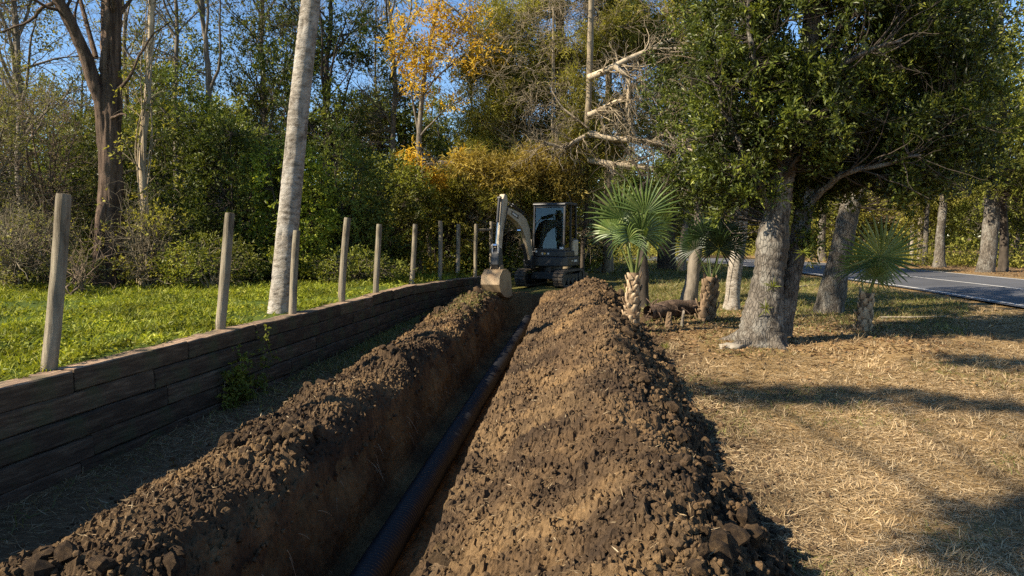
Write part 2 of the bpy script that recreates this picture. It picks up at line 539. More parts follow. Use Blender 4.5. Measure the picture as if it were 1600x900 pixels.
def ground_at(px, py, zoff=0.0):
    """world spot where the pixel's ray meets the ground"""
    d = FWD + (px - 800) / FPX * RGT + (450 - py) / FPX * UPV
    lo, hi = 0.5, 120.0
    p0 = np.array((0, 0, CAMZ))
    t = np.linspace(1.0, 150, 6000)
    pts = p0 + t[:, None] * d
    g = gz(pts[:, 0], pts[:, 1]) + zoff
    k = np.argmax(pts[:, 2] < g)
    return pts[k]

TR_L, TR_R, TR_END = -2.1, -0.97, 19.9      # the trench's lips and far end

def graded(breaks):
    out = [breaks[0][0]]
    for (a, step), (b, _) in zip(breaks[:-1], breaks[1:]):
        n = max(1, int(round((b - a) / step)))
        out += list(a + (b - a) * (np.arange(1, n + 1) / n))
    return np.array(out)

def grid_faces(ny, nx):
    i = np.arange(ny - 1)[:, None] * nx + np.arange(nx - 1)[None, :]
    return np.stack([i, i + 1, i + nx + 1, i + nx], -1).reshape(-1, 4)

def build_ground():
    xs = graded([(-600, 100), (-100, 12), (-40, 2.0), (-12, 0.25), (-5.4, 0.05), (-0.8, 0.12), (6, 0.5), (40, 10), (100, 100), (600, 1)])
    ys = graded([(-60, 6), (-6, 0.4), (2, 0.15), (14, 0.25), (26, 0.5), (60, 5), (100, 50), (900, 1)])
    X, Y = np.meshgrid(xs, ys)
    Z = gz(X, Y)
    hole = sstep(TR_L - 0.10, TR_L + 0.05, X) * (1 - sstep(TR_R - 0.05, TR_R + 0.10, X)) * (1 - sstep(TR_END - 0.2, TR_END + 0.2, Y)) * (Y > -5.5)
    Z = Z - 1.4 * hole
    g = Geo()
    g.add(np.stack([X, Y, Z], -1).reshape(-1, 3), grid_faces(len(ys), len(xs)))
    m, nt, b, out = new_mat('ground cover')
    f = noise_fac(nt, 14, 9, 0.7)
    f2 = noise_fac(nt, 0.9, 5, 0.6)
    fib = noise_fac(nt, 60, 6, 0.7)
    dry = ramp(nt, f, [(0.28, (0.10, 0.062, 0.026)), (0.5, (0.27, 0.175, 0.075)), (0.72, (0.42, 0.295, 0.145))])
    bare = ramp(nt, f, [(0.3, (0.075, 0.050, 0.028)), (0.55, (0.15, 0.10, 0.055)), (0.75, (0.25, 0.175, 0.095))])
    grn = ramp(nt, f, [(0.3, (0.045, 0.065, 0.012)), (0.55, (0.085, 0.12, 0.02)), (0.75, (0.17, 0.19, 0.045))])
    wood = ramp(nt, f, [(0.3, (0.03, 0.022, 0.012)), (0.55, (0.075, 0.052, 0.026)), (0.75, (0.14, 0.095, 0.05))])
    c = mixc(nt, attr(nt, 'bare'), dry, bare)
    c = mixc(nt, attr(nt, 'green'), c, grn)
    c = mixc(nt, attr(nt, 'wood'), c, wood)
    c = mixc(nt, 1.0, c, ramp(nt, f2, [(0.3, (0.8,) * 3), (0.7, (1.15,) * 3)]), 'MULTIPLY')
    nt.links.new(c, b.inputs['Base Color'])
    b.inputs['Roughness'].default_value = 0.95
    b.inputs['Specular IOR Level'].default_value = 0.1
    bump(nt, b, fib, 0.8, 0.03)
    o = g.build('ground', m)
    XC, DC = cam_frame(X, Y)
    s = XC - np.interp(DC, WALL_D, WALL_X)
    up = 1 - sstep(-0.25, -0.1, s)
    upfar = np.where(DC > 21, 1 - sstep(-3, 6, s), up)
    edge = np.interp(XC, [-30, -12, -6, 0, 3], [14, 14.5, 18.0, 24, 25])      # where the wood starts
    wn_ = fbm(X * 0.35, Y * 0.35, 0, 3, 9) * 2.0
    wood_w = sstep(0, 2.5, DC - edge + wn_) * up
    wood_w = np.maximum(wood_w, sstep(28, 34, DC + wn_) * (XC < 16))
    # leaf litter under the oaks and beyond the road
    lit = sstep(17.0, 19.5, XC + wn_ * 0.5)
    bare_w = np.clip((1 - sstep(0.0, 0.5, np.abs(X + 3.6) - 0.6)) + (1 - sstep(0.2, 0.9, np.abs(X - 0.2) - 0.9)), 0, 1) * (DC < 21)
    bare_w = np.maximum(bare_w, lit)
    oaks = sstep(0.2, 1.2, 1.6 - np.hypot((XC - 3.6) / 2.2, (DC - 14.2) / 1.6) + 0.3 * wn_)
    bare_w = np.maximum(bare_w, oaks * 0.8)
    far_green = sstep(13.5, 16, DC + wn_ * 0.4) * (1 - sstep(27, 33, DC)) * (1 - sstep(9.5, 11, XC)) * 0.6
    gw = np.maximum(upfar * (1 - 0.0 * s), np.where(s > 0, far_green, 0))
    gw = np.maximum(gw, np.where((X < -2.2) & (s > 0), sstep(9, 14, Y) * 0.6, 0))
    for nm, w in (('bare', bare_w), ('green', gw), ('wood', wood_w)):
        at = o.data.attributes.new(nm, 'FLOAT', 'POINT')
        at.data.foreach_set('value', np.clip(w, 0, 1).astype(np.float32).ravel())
    tag(o, 'dry lawn, green bank and woodland floor', 'ground', kind='structure')
    return o
build_ground()

# ------------------------------------------------------------------ trench
def yrows(y0, y1, rate, least):
    y, out = y0, []
    while y < y1:
        out.append(y)
        y += max(least, rate * math.hypot(max(y, 0.0), 2.0))
    out.append(y1)
    return np.array(out)

def build_trench():
    ys = yrows(1.2, TR_END + 0.7, 0.0052, 0.012)
    u = np.linspace(0, 1, 190)
    #         x offset, z relative to the ground
    cs = np.array([(-2.42, 0.02), (-2.2, 0.02), (-2.1, -0.04), (-2.02, -0.3), (-1.95, -0.66), (-1.88, -0.73), (-1.5, -0.75), (-1.14, -0.73), (-1.07, -0.66), (-1.02, -0.3), (-0.97, -0.04), (-0.88, 0.02), (-0.7, 0.02)])
    L = np.concatenate([[0], np.cumsum(np.hypot(*np.diff(cs, axis=0).T))]); L /= L[-1]
    cx, cz = np.interp(u, L, cs[:, 0]), np.interp(u, L, cs[:, 1])
    U, Y = np.meshgrid(u, ys)
    X = np.interp(U, u, cx)
    Z0 = np.interp(U, u, cz)
    # the far end ramps up to the ground
    endf = sstep(TR_END - 0.5, TR_END + 0.1, Y + 0.25 * vnoise(X * 3, Y * 0.2, 0, 31))
    Z0 = Z0 * (1 - endf)
    side = np.interp(U, [0.1, 0.25, 0.45, 0.55, 0.75, 0.9], [1, 1, 0, 0, -1, -1])
    wallish = np.clip(1 - np.abs(Z0 + 0.37) / 0.40, 0, 1) ** 0.5
    n1 = fbm(Y * 1.1, Z0 * 2.0, X * 0.4, 4, 40) * 0.055 + fbm(Y * 7, Z0 * 4, X, 3, 41) * 0.018
    n1 += -0.03 * lumps(Y, Z0 * 0.6 + X, 0.12, 42) * wallish
    n1 += (0.035 * np.abs(vnoise(Y * 5.5 + 0.6 * Z0, Z0 * 0.5, X * 0.3, 48)) + 0.02 * chunks(Y, Z0 + X, 0.16, 49)) * wallish      # bucket tooth marks
    X = X + n1 * side * (0.35 + 0.65 * wallish)
    Z = gz(np.full_like(Y, -1.55), Y) + Z0
    flat = 1 - wallish
    Z = Z + flat * (0.035 * fbm(X * 3, Y * 3, 0, 3, 44) + 0.035 * lumps(X, Y, 0.13, 45) + 0.02 * lumps(X, Y, 0.05, 46))
    rnd = np.clip(0.5 + 0.25 * fbm(Y * 2.2, Z0 * 7, X, 3, 47) + np.where(wallish > 0.2, 0.12, -0.1), 0, 1)
    g = Geo()
    g.add(np.stack([X, Y, Z], -1).reshape(-1, 3), grid_faces(len(ys), len(u)), rnd=rnd.ravel())
    o = g.build('trench', MAT['trench'], smooth=False)
    tag(o, 'narrow open trench cut through brown clay', 'trench', kind='structure')
    # roots hanging out of the cut
    rng = np.random.default_rng(4)
    n = 90
    y = rng.uniform(3, 14, n)
    z = gz(np.full(n, -2.0), y) + rng.uniform(-0.45, -0.05, n)
    p = np.stack([np.full(n, -2.04), y, z], -1)
    d = unit(np.stack([rng.uniform(0.3, 1, n), rng.normal(0, 0.6, n), rng.uniform(-1.2, 0.1, n)], -1))
    ln = rng.uniform(0.05, 0.2, n)
    k = np.linspace(0, 1, 5)[None, :, None]
    PP = p[:, None, :] + d[:, None, :] * ln[:, None, None] * k + np.array((0, 0, -1.0)) * (k ** 2) * (ln[:, None, None] * 0.5)
    g = Geo()
    g.tubes(PP, np.linspace(0.003, 0.0012, 5)[None, :].repeat(n, 0), 3)
    r = g.build('roots', MAT['boot_tan'], o)
    r['kind'] = 'stuff'
build_trench()

# ------------------------------------------------------------------ corrugated drain pipe
def build_pipe():
    y0, y1 = 2.0, 19.2
    pitch = 0.048
    R0 = 0.130
    n = int((y1 - y0) / pitch)
    ys, rs = [], []
    for i in range(n):
        y = y0 + i * pitch
        ys += [y, y + 0.009, y + 0.016, y + 0.032, y + 0.039]
        rs += [R0 - 0.020, R0 - 0.019, R0, R0, R0 - 0.019]
    ys, rs = np.array(ys), np.array(rs)
    xs = -1.61 + 0.014 * (ys - 3) + 0.02 * np.sin(ys * 0.35 + 0.6)
    zs = gz(np.full_like(ys, -1.55), ys) - 0.72 + R0 + 0.01 * np.sin(ys * 0.4) + 0.02 * sstep(14, 19.4, ys)
    g = Geo()
    g.tubes(np.stack([xs, ys, zs], -1)[None], rs[None], 28)
    m, nt, b, out = new_mat('black corrugated plastic')
    f = noise_fac(nt, 5, 7, 0.65)
    c = ramp(nt, f, [(0.45, (0.0095, 0.0100, 0.012)), (0.65, (0.013, 0.013, 0.015)), (0.85, (0.028, 0.025, 0.022))])
    nt.links.new(c, b.inputs['Base Color'])
    nt.links.new(ramp(nt, f, [(0.4, (0.42,) * 3), (0.75, (0.65,) * 3)]), b.inputs['Roughness'])
    b.inputs['Specular IOR Level'].default_value = 0.3
    o = g.build('drain_pipe', m)
    tag(o, 'long black corrugated drain pipe lying in the trench', 'pipe')
build_pipe()

# ------------------------------------------------------------------ clods
def clod_mesh(seed, sub=2, sq=0.75):
    bm = bmesh.new()
    bmesh.ops.create_icosphere(bm, subdivisions=sub, radius=1.0)
    v = np.array([p.co[:] for p in bm.verts])
    rng = np.random.default_rng(seed)
    o = rng.uniform(0, 50, 3)
    k = 1 + 0.42 * vnoise(v[:, 0] * 1.3 + o[0], v[:, 1] * 1.3 + o[1], v[:, 2] * 1.3 + o[2], 3) + 0.30 * vnoise(v[:, 0] * 3 + o[0], v[:, 1] * 3 + o[1], v[:, 2] * 3 + o[2], 5)
    v = v * k[:, None] * np.array((1, rng.uniform(0.7, 1.0), sq))
    f = np.array([[p.index for p in q.verts] for q in bm.faces])
    bm.free()
    return v, f

def clod_meshes(mat, n, sub, seed):
    r = []
    for i in range(n):
        v, f = clod_mesh(seed + i, sub)
        g = Geo()
        g.add(v, tris=f)
        r.append(g.mesh('clod', mat, smooth=False))
    return r

def scatter_clods(parent, spots, sizes, meshes, rng):
    for (p, s) in zip(spots, sizes):
        o = bpy.data.objects.new('clod', meshes[rng.integers(len(meshes))])
        COL.objects.link(o)
        o.parent = parent
        o.location = p
        o.scale = (s, s * rng.uniform(0.8, 1.2), s * rng.uniform(0.7, 1.0))
        o.rotation_euler = rng.uniform(0, 6.28, 3)

def crumbs(parent, spots, sizes, mat, seed, name='crumbs'):
    rng = np.random.default_rng(seed)
    g = Geo()
    protos = [clod_mesh(seed + 100 + i, 1) for i in range(10)]
    kind = rng.integers(0, 10, len(spots))
    for k in range(10):
        v, f = protos[k]
        sel = np.where(kind == k)[0]
        if not len(sel):
            continue
        a = rng.uniform(0, 6.28, len(sel)); b_ = rng.uniform(0, 6.28, len(sel))
        ca, sa, cb, sb = np.cos(a), np.sin(a), np.cos(b_), np.sin(b_)
        vv = v[None] * sizes[sel][:, None, None]
        x = vv[..., 0] * ca[:, None] - vv[..., 1] * sa[:, None]
        y = vv[..., 0] * sa[:, None] + vv[..., 1] * ca[:, None]
        z = vv[..., 2]
        x, z = x * cb[:, None] - z * sb[:, None], x * sb[:, None] + z * cb[:, None]
        w = np.stack([x, y, z], -1) + spots[sel][:, None, :]
        ff = f[None] + (np.arange(len(sel)) * len(v))[:, None, None]
        g.add(w.reshape(-1, 3), tris=ff.reshape(-1, 3), rnd=np.repeat(rng.uniform(0.25, 0.9, len(sel)), len(v)))
    o = g.build(name, mat, parent, smooth=False)
    o['kind'] = 'stuff'
    return o

# ------------------------------------------------------------------ the two heaps of spoil
def heap_profile(xs, zs, x):
    # rounded polyline, sharp only where it drops into the trench
    soft = sum(np.interp(x + d, xs, zs) for d in (-0.12, -0.06, 0, 0.06, 0.12)) / 5
    hard = np.interp(x, xs, zs)
    k = np.where(xs[0] > -2, 1 - sstep(-0.84, -0.6, x), sstep(-2.4, -2.2, x))
    return hard * k + soft * (1 - k)

def right_heap(x, y, fine=True):
    wob = 0.10 * vnoise(y * 0.5, x * 0 + 3, 0, 51) + 0.07 * vnoise(y * 1.3, x * 0 + 5, 0, 64)
    xx = x + wob * sstep(-0.6, 0.6, x)
    h = heap_profile([-1.5, -1.02, -0.94, -0.55, 0.22, 0.44, 0.98, 1.5], [-1.0, -0.6, 0.0, 0.11, 0.51, 0.49, 0.02, -0.25], xx)
    hs = np.interp(y, [-1, 3, 8, 13, 17.5, 18.6, 20.4], [1.0, 1.0, 0.95, 0.9, 0.85, 0.75, -0.4]) * (1 + 0.12 * vnoise(y * 0.75, x * 0.3 + 2, 0, 62) + 0.06 * vnoise(y * 1.9, x * 0.8, 0, 63))
    h = np.where(h > 0, h * np.maximum(hs, -0.3), h) - np.where(y > 18.8, (y - 18.8) * 0.2, 0)
    body = sstep(-1.1, -0.85, x) * (1 - sstep(1.1, 1.4, x))
    big = 0.085 * fbm(x * 1.3, y * 1.1, 0, 3, 52)
    # coarse clods towards the crest, the far side and the near end; raked finer on the slope over the trench
    coarse = np.clip(sstep(-0.1, 0.75, x + 0.25 * vnoise(x * 1.5, y * 1.5, 0, 53)) + 0.30 * (1 - sstep(3, 6, y)), 0.42, 1)
    r = big * body
    if fine:
        r = r + body * (coarse * (0.075 * chunks(x, y, 0.17, 54) + 0.050 * chunks(x + 7, y, 0.085, 55) + 0.03 * lumps(x, y, 0.14, 59)) + (0.55 + 0.45 * coarse) * 0.034 * chunks(x, y + 3, 0.05, 56)
                        + 0.020 * chunks(x, y + 9, 0.03, 61) + 0.014 * fbm(x * 18, y * 18, 0, 4, 57, 0.62) + 0.02 * fbm(x * 5, y * 5, 0, 2, 58) - coarse * 0.06)
    return gz(x, y) + h + r, coarse

def left_heap(x, y, fine=True):
    wob = 0.14 * vnoise(y * 0.6, x * 0 + 8, 0, 71) + 0.06 * vnoise(y * 1.9, x * 0, 0, 72)
    xx = x + wob * (1 - sstep(-2.7, -2.2, x))
    h = heap_profile([-4.2, -3.45, -2.95, -2.32, -2.12, -2.04, -1.9], [-0.2, -0.03, 0.23, 0.33, 0.12, -0.5, -1.0], xx)
    hs = np.interp(y, [-1, 4, 7, 12, 17, 18.6, 20.2], [0.9, 1.0, 1.1, 1.1, 1.15, 0.9, 0.1])
    h = np.where(h > 0, h * hs, h)
    body = sstep(-3.5, -3.2, x) * (1 - sstep(-2.1, -1.95, x) * 0.5)
    coarse = np.clip(0.55 + 0.6 * vnoise(x * 1.2, y * 1.2, 0, 73), 0.2, 1)
    r = 0.07 * fbm(x * 1.6, y * 1.4, 0, 3, 74) * body
    if fine:
        r = r + body * (coarse * (0.090 * chunks(x, y, 0.19, 75) + 0.055 * chunks(x + 7, y, 0.09, 76) + 0.04 * lumps(x, y, 0.15, 80)) + 0.036 * chunks(x, y + 3, 0.05, 77)
                        + 0.020 * chunks(x, y + 9, 0.03, 78) + 0.016 * fbm(x * 18, y * 18, 0, 4, 79, 0.62) - coarse * 0.06)
    return gz(x, y) + h + r, coarse

def build_heap(fun, name, xr, yr, label, cat, seed, nclod, ncrumb, mats):
    xs = np.arange(xr[0], xr[1], 0.0125)
    ys = yrows(yr[0], yr[1], 0.0042, 0.011)
    X, Y = np.meshgrid(xs, ys)
    Z, C = fun(X, Y)
    # small sideways shuffle so that the crumbs overhang
    e = 0.010
    X2 = X + e * fbm(X * 14, Y * 14, 2, 2, seed) * 1.2
    Y2 = Y + e * fbm(X * 14, Y * 14, 7, 2, seed + 1) * 1.2
    rnd = np.clip(0.66 - 0.30 * C + 0.26 * fbm(X * 0.9, Y * 0.9, 0, 4, seed + 5) + 0.22 * fbm(X * 6, Y * 6, 0, 3, seed + 6), 0, 1)
    g = Geo()
    g.add(np.stack([X2, Y2, Z], -1).reshape(-1, 3), grid_faces(len(ys), len(xs)), rnd=rnd.ravel())
    root = empty(name, (0.5 * (xr[0] + xr[1]), 6, float(gz(0.5 * (xr[0] + xr[1]), 6))))
    tag(root, label, cat)
    inv = -np.array(root.location)
    def put(o):
        o.location = inv
        return o
    put(g.build('heaped_earth', mats[0], root, smooth=False))
    rng = np.random.default_rng(seed)
    # clods one can tell apart
    meshes = clod_meshes(mats[1], 9, 2, seed)
    n = nclod * 4
    y = 2.6 + (18.0 - 2.6) * rng.uniform(0, 1, n) ** 1.9
    if fun is right_heap:
        x = np.clip(0.5 + 0.45 * rng.normal(0, 1, n), -0.65, 1.25)
        x = np.where(rng.uniform(0, 1, n) < 0.3, rng.uniform(0.6, 1.2, n), x)
    else:
        x = rng.uniform(-3.45, -2.05, n)
    z, c = fun(x, y)
    keep = np.argsort(-(c + rng.uniform(0, 0.6, n)))[:nclod]
    s = 0.028 + 0.062 * rng.uniform(0, 1, nclod) ** 1.6
    s = s * np.interp(y[keep], [2.5, 10, 18], [0.9, 1.15, 1.5])
    pts = np.stack([x[keep], y[keep], z[keep] + s * 0.25], -1) + inv
    scatter_clods(root, pts, s, meshes, rng)
    # the countless small ones
    y = 2.0 + (18.3 - 2.0) * rng.uniform(0, 1, ncrumb) ** 2.0
    if fun is right_heap:
        x = np.where(rng.uniform(0, 1, ncrumb) < 0.55, rng.uniform(0.1, 1.15, ncrumb), rng.uniform(-0.8, 1.05, ncrumb))
        x = np.where(rng.uniform(0, 1, ncrumb) < 0.07, 1.0 + np.abs(rng.normal(0, 0.17, ncrumb)), x)
    else:
        x = rng.uniform(-3.5, -2.05, ncrumb)
        x = np.where(rng.uniform(0, 1, ncrumb) < 0.06, -3.4 - np.abs(rng.normal(0, 0.15, ncrumb)), x)
    z, c = fun(x, y)
    z = np.maximum(z, gz(x, y))
    s = (0.007 + 0.026 * rng.uniform(0, 1, ncrumb) ** 1.7) * np.interp(y, [2, 10, 18], [0.8, 1.3, 1.8]) * (0.6 + 0.5 * c)
    put(crumbs(root, np.stack([x, y, z + s * 0.3], -1), s, mats[0], seed))
    # bits of straw, root and shell in the earth
    nb = 5200
    y = 2.2 + 15.5 * rng.uniform(0, 1, nb) ** 1.8
    x = rng.uniform(xr[0] + 0.35, xr[1] - 0.45, nb)
    z, c = fun(x, y)
    g = Geo()
    d = unit(np.stack([rng.normal(0, 1, nb), rng.normal(0, 1, nb), rng.normal(0, 0.35, nb)], -1))
    blade_strips(g, np.stack([x, y, z + 0.006], -1), d, rng.uniform(0.012, 0.06, nb) * np.interp(y, [2, 14], [1, 1.6]), rng.uniform(0.0022, 0.0055, nb) * np.interp(y, [2, 14], [1, 2]), rng, 0.35)
    o = put(g.build('straw_bits', MAT['straw'], root))
    o['kind'] = 'stuff'
    return root

def blade_strips(g, p, d, L, Wd, rng, curl=0.5, bend=None):
    """curved grass blades: root p, direction d, length, width; 5 corners and 3 triangles' worth of faces each"""
    n = len(p)
    side = unit(np.cross(d, np.array((0, 0, 1.0)) + 0.3 * rng.normal(0, 1, (n, 3))))
    cv = rng.normal(0, curl, n)[:, None] * side + (bend if bend is not None else 0)
    m = p + d * (L * 0.5)[:, None] + cv * (L * 0.14)[:, None]
    t = p + d * L[:, None] + cv * (L * 0.5)[:, None]
    w = side * Wd[:, None]
    v = np.stack([p - w * 0.4, p + w * 0.4, m + w * 0.5, m - w * 0.5, t], 1)
    b = np.arange(n) * 5
    q = np.stack([b, b + 1, b + 2, b + 3], -1)
    tr = np.stack([b + 3, b + 2, b + 4], -1)
    rr = np.clip(rng.normal(0.5, 0.24, n), 0, 1)
    g.add(v.reshape(-1, 3), q, tr, rnd=np.repeat(rr, 5))

build_heap(right_heap, 'soil_heap', (-1.2, 1.45), (-0.5, 20.3), 'wide long heap of dug brown earth between the trench and the dry lawn', 'soil heap', 210, 290, 9500, (MAT['soil'], MAT['soil_dark']))
build_heap(left_heap, 'soil_heap', (-4.0, -1.92), (1.0, 20.0), 'low lumpy ridge of dark dug earth between the trench and the timber wall', 'soil heap', 320, 240, 7000, (MAT['soil'], MAT['soil_dark']))

# ------------------------------------------------------------------ timber retaining wall
def build_wall():
    m, nt, b, out = new_mat('weathered dark timber')
    f = noise_fac(nt, 5, 9, 0.7, stretch=(0.5, 5, 5))
    f2 = noise_fac(nt, 3, 5, 0.6)
    c = ramp(nt, f, [(0.28, (0.018, 0.013, 0.009)), (0.5, (0.055, 0.040, 0.028)), (0.72, (0.14, 0.108, 0.077))])
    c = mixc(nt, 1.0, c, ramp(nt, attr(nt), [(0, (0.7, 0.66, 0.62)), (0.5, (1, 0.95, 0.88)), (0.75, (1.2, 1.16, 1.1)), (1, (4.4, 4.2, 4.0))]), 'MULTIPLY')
    oi = nt.nodes.new('ShaderNodeObjectInfo')
    c = mixc(nt, 1.0, c, ramp(nt, oi.outputs['Random'], [(0, (0.7, 0.68, 0.66)), (1, (1.25, 1.2, 1.15))]), 'MULTIPLY')
    c = mixc(nt, ramp(nt, f2, [(0.52, (0, 0, 0)), (0.68, (0.6,) * 3)]), c, (0.055, 0.062, 0.028))
    nt.links.new(c, b.inputs['Base Color'])
    b.inputs['Roughness'].default_value = 0.85
    b.inputs['Specular IOR Level'].default_value = 0.25
    bump(nt, b, f, 0.9, 0.02)
    root = empty('retaining_wall', (*W(-3.9, 6.0), 0.0))
    tag(root, 'low dark timber retaining wall holding up the green bank', 'retaining wall')
    inv = -np.array(root.location)
    rng = np.random.default_rng(12)
    H = 0.2
    runs = [((1.2, 17.4), 0.1415), ((17.4, 21.6), 0.383)]
    for ri, ((d0, d1), slope) in enumerate(runs):
        ln = math.hypot(1, slope)
        ang = math.atan2(slope, 1.0)
        base_d = d0
        for course in range(5):
            d = d0 + (0 if ri else -rng.uniform(0, 1.2))
            d = d if course else d0 - 0.35
            while d < d1 - 0.1:
                seg = rng.uniform(1.15, 1.75) if course == 0 else rng.uniform(1.5, 2.6)
                e = min(d + seg, d1)
                if d1 - e < 0.5: e = d1
                gap = 0.010
                L = (e - d) * ln - gap
                nx = 14
                # one squared log with worn edges, built along its own x axis
                prof = np.array([(-0.09, 0.012), (-0.078, 0), (0.078, 0), (0.09, 0.012), (0.092, 0.1), (0.09, H - 0.018), (0.076, H - 0.004), (-0.076, H - 0.004), (-0.09, H - 0.018), (-0.092, 0.1)])
                tw = 1.0 if course else 1.12
                us = np.concatenate([[0, 0.006], np.linspace(0.03, L - 0.03, nx), [L - 0.006, L]])
                sh = np.ones(len(us)); sh[0] = sh[-1] = 0.93
                V = np.zeros((len(us), len(prof), 3))
                V[..., 0] = us[:, None]
                V[..., 1] = prof[None, :, 0] * sh[:, None] * (1.0 if course else np.where(prof[None, :, 0] > 0, 1.75, 1.0))
                V[..., 2] = (prof[None, :, 1] - H / 2) * (1 - (1 - sh[:, None]) * 0.6) + H / 2
                sd = rng.uniform(0, 90)
                V[..., 1] += 0.010 * vnoise(V[..., 0] * 2.5 + sd, prof[None, :, 1] * 12 + prof[None, :, 0] * 9, sd, 4) + 0.004 * vnoise(V[..., 0] * 14 + sd, prof[None, :, 1] * 30, sd, 5)
                V[..., 2] += (0.009 * vnoise(V[..., 0] * 2.0 + sd, prof[None, :, 0] * 20, sd, 6) + 0.005 * vnoise(V[..., 0] * 12 + sd, prof[None, :, 0] * 40, sd, 7)) * (prof[None, :, 1] > H * 0.6)
                n, k = len(us), len(prof)
                i = np.arange(n - 1)[:, None] * k + np.arange(k)[None, :]
                j = np.arange(n - 1)[:, None] * k + (np.arange(k) + 1)[None, :] % k
                q = np.stack([i, i + k, j + k, j], -1).reshape(-1, 4)
                g = Geo()
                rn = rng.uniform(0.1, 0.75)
                tone = np.where(prof[:, 1] > H * 0.93, rn + (0.9 if course == 0 else 0.1), rn)      # paler upper face: sunlight put into the tone, besides wear
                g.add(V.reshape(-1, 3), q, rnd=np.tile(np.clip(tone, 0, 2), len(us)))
                g.ngon(V[0], [list(range(k))]); g.ngon(V[-1], [list(range(k))[::-1]])
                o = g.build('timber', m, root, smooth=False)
                Xc = float(np.interp(d, WALL_D, WALL_X)) - 0.095
                x, y = W(Xc, d)
                top = WALL_TOP - course * (H + 0.004)
                lean = 0.014 * course
                o.location = np.array((x + lean, y, top - H)) + inv + rng.normal(0, 1, 3) * (0.008, 0.0, 0.006 if course == 0 else 0.0015)
                dirw = np.array(W(slope, 1.0))
                o.rotation_euler = (rng.normal(0, 0.012), rng.normal(0, 0.005 if course == 0 else 0.001), math.atan2(dirw[1], dirw[0]) + rng.normal(0, 0.003))
                d = e
build_wall()

# ------------------------------------------------------------------ fence posts
MAT['post'] = bark_mat('weathered grey-tan post wood', (0.08, 0.062, 0.04), (0.34, 0.285, 0.20), 8, (1.5, 1.5, 0.12), 1.0, 0.03, patch=(0.25, 0.215, 0.15))
def build_post(base, top, r, label, seed, name='fence_post'):
    rng = np.random.default_rng(seed)
    base, top = np.array(base), np.array(top)
    h = np.linalg.norm(top - base)
    ax = (top - base) / h
    nz, ns = 60, 26
    t = np.linspace(-0.03, h, nz)
    an = np.arange(ns) * 2 * math.pi / ns
    T, A = np.meshgrid(t, an, indexing='ij')
    R = r * (1.06 - 0.10 * T / h) * (1 + 0.035 * vnoise(np.cos(A) * 1.2 + seed, np.sin(A) * 1.2, T * 1.5, seed) + 0.025 * vnoise(np.cos(A) * 4 + seed, np.sin(A) * 4, T * 5, seed + 1))
    ck = np.abs(vnoise(np.cos(A) * 6, np.sin(A) * 6 + seed, T * 0.7, seed + 2))
    R = R - r * 0.10 * np.clip(1 - ck * 9, 0, 1)
    R[-1] *= 0.93
    n1 = np.cross(ax, (0, 1.0, 0)); n1 /= np.linalg.norm(n1); n2 = np.cross(ax, n1)
    bow = 0.015 * np.sin(T / h * 3.0 + seed)
    V = base + ax * T[..., None] + n1 * (R * np.cos(A) + bow)[..., None] + n2 * (R * np.sin(A))[..., None]
    i = np.arange(nz - 1)[:, None] * ns + np.arange(ns)[None, :]
    j = np.arange(nz - 1)[:, None] * ns + (np.arange(ns) + 1)[None, :] % ns
    q = np.stack([i, j, j + ns, i + ns], -1).reshape(-1, 4)
    g = Geo()
    loc = base.copy()
    g.add(V.reshape(-1, 3) - loc, q, rnd=np.clip(0.5 + 0.3 * vnoise(np.cos(A) * 2, np.sin(A) * 2, T * 3, seed + 3), 0, 1).ravel())
    g.ngon(V[-1] - loc + ax * (0.003), [list(range(ns))], rnd=0.7)
    o = g.build(name, MAT['post'])
    o.location = loc
    return tag(o, label, 'fence post', 'round wooden fence posts above the timber wall')

POSTS = [
    (75, 580, 100, 303, 6.4, 0.062, 'thick leaning round fence post, tallest in the picture'),
    (341, 525, 361, 333, 9.1, 0.060, 'leaning round fence post second from the left, short of the pale palm trunk'),
    (456, 501, 465, 360, 11.0, 0.055, 'short round fence post standing against the pale palm trunk'),
    (533, 484, 543, 340, 13.1, 0.062, 'round fence post just past the pale palm trunk'),
    (588, 468, 592, 350, 15.0, 0.058, 'straight round fence post, fifth along the timber wall'),
    (644, 446, 648, 350, 17.9, 0.060, 'round fence post standing at the bend in the timber wall'),
    (687, 434, 688, 345, 19.6, 0.056, 'thin round fence post just past the bend in the timber wall'),
    (714, 434, 717, 350, 20.8, 0.058, 'weathered fence post second before the excavator bucket'),
    (742, 431, 745, 350, 22.0, 0.055, 'brace post at the fence end carrying one end of the rail'),
    (768, 428, 768, 346, 22.6, 0.055, 'round end post of the fence partly hidden behind the digger arm'),
]
for i, (bx, by, tx, ty, D, r, lab) in enumerate(POSTS):
    b_ = P(bx, by, D); t_ = P(tx, ty, D)
    zb = float(gz(b_[0], b_[1])) - 0.05
    ax = (t_ - b_) / (t_[2] - b_[2])
    b_ = b_ + ax * (zb - b_[2])
    build_post(b_, t_, r, lab, 60 + i)
rail = Geo()
a_, c_ = P(744.5, 360, 22.0), P(768, 359, 22.6)
d_ = (c_ - a_) / np.linalg.norm(c_ - a_)
a2, c2 = a_ + d_ * 0.05, c_ - d_ * 0.05
k = np.linspace(0, 1, 8)[:, None]
rail.tubes((a2 + (c2 - a2) * k)[None] - a2, np.full((1, 8), 0.045) + 0.003 * np.sin(np.arange(8))[None], 12)
o = rail.build('fence_rail', MAT['post']); o.location = a2
tag(o, 'short round wooden rail braced between the last two fence posts', 'fence rail')

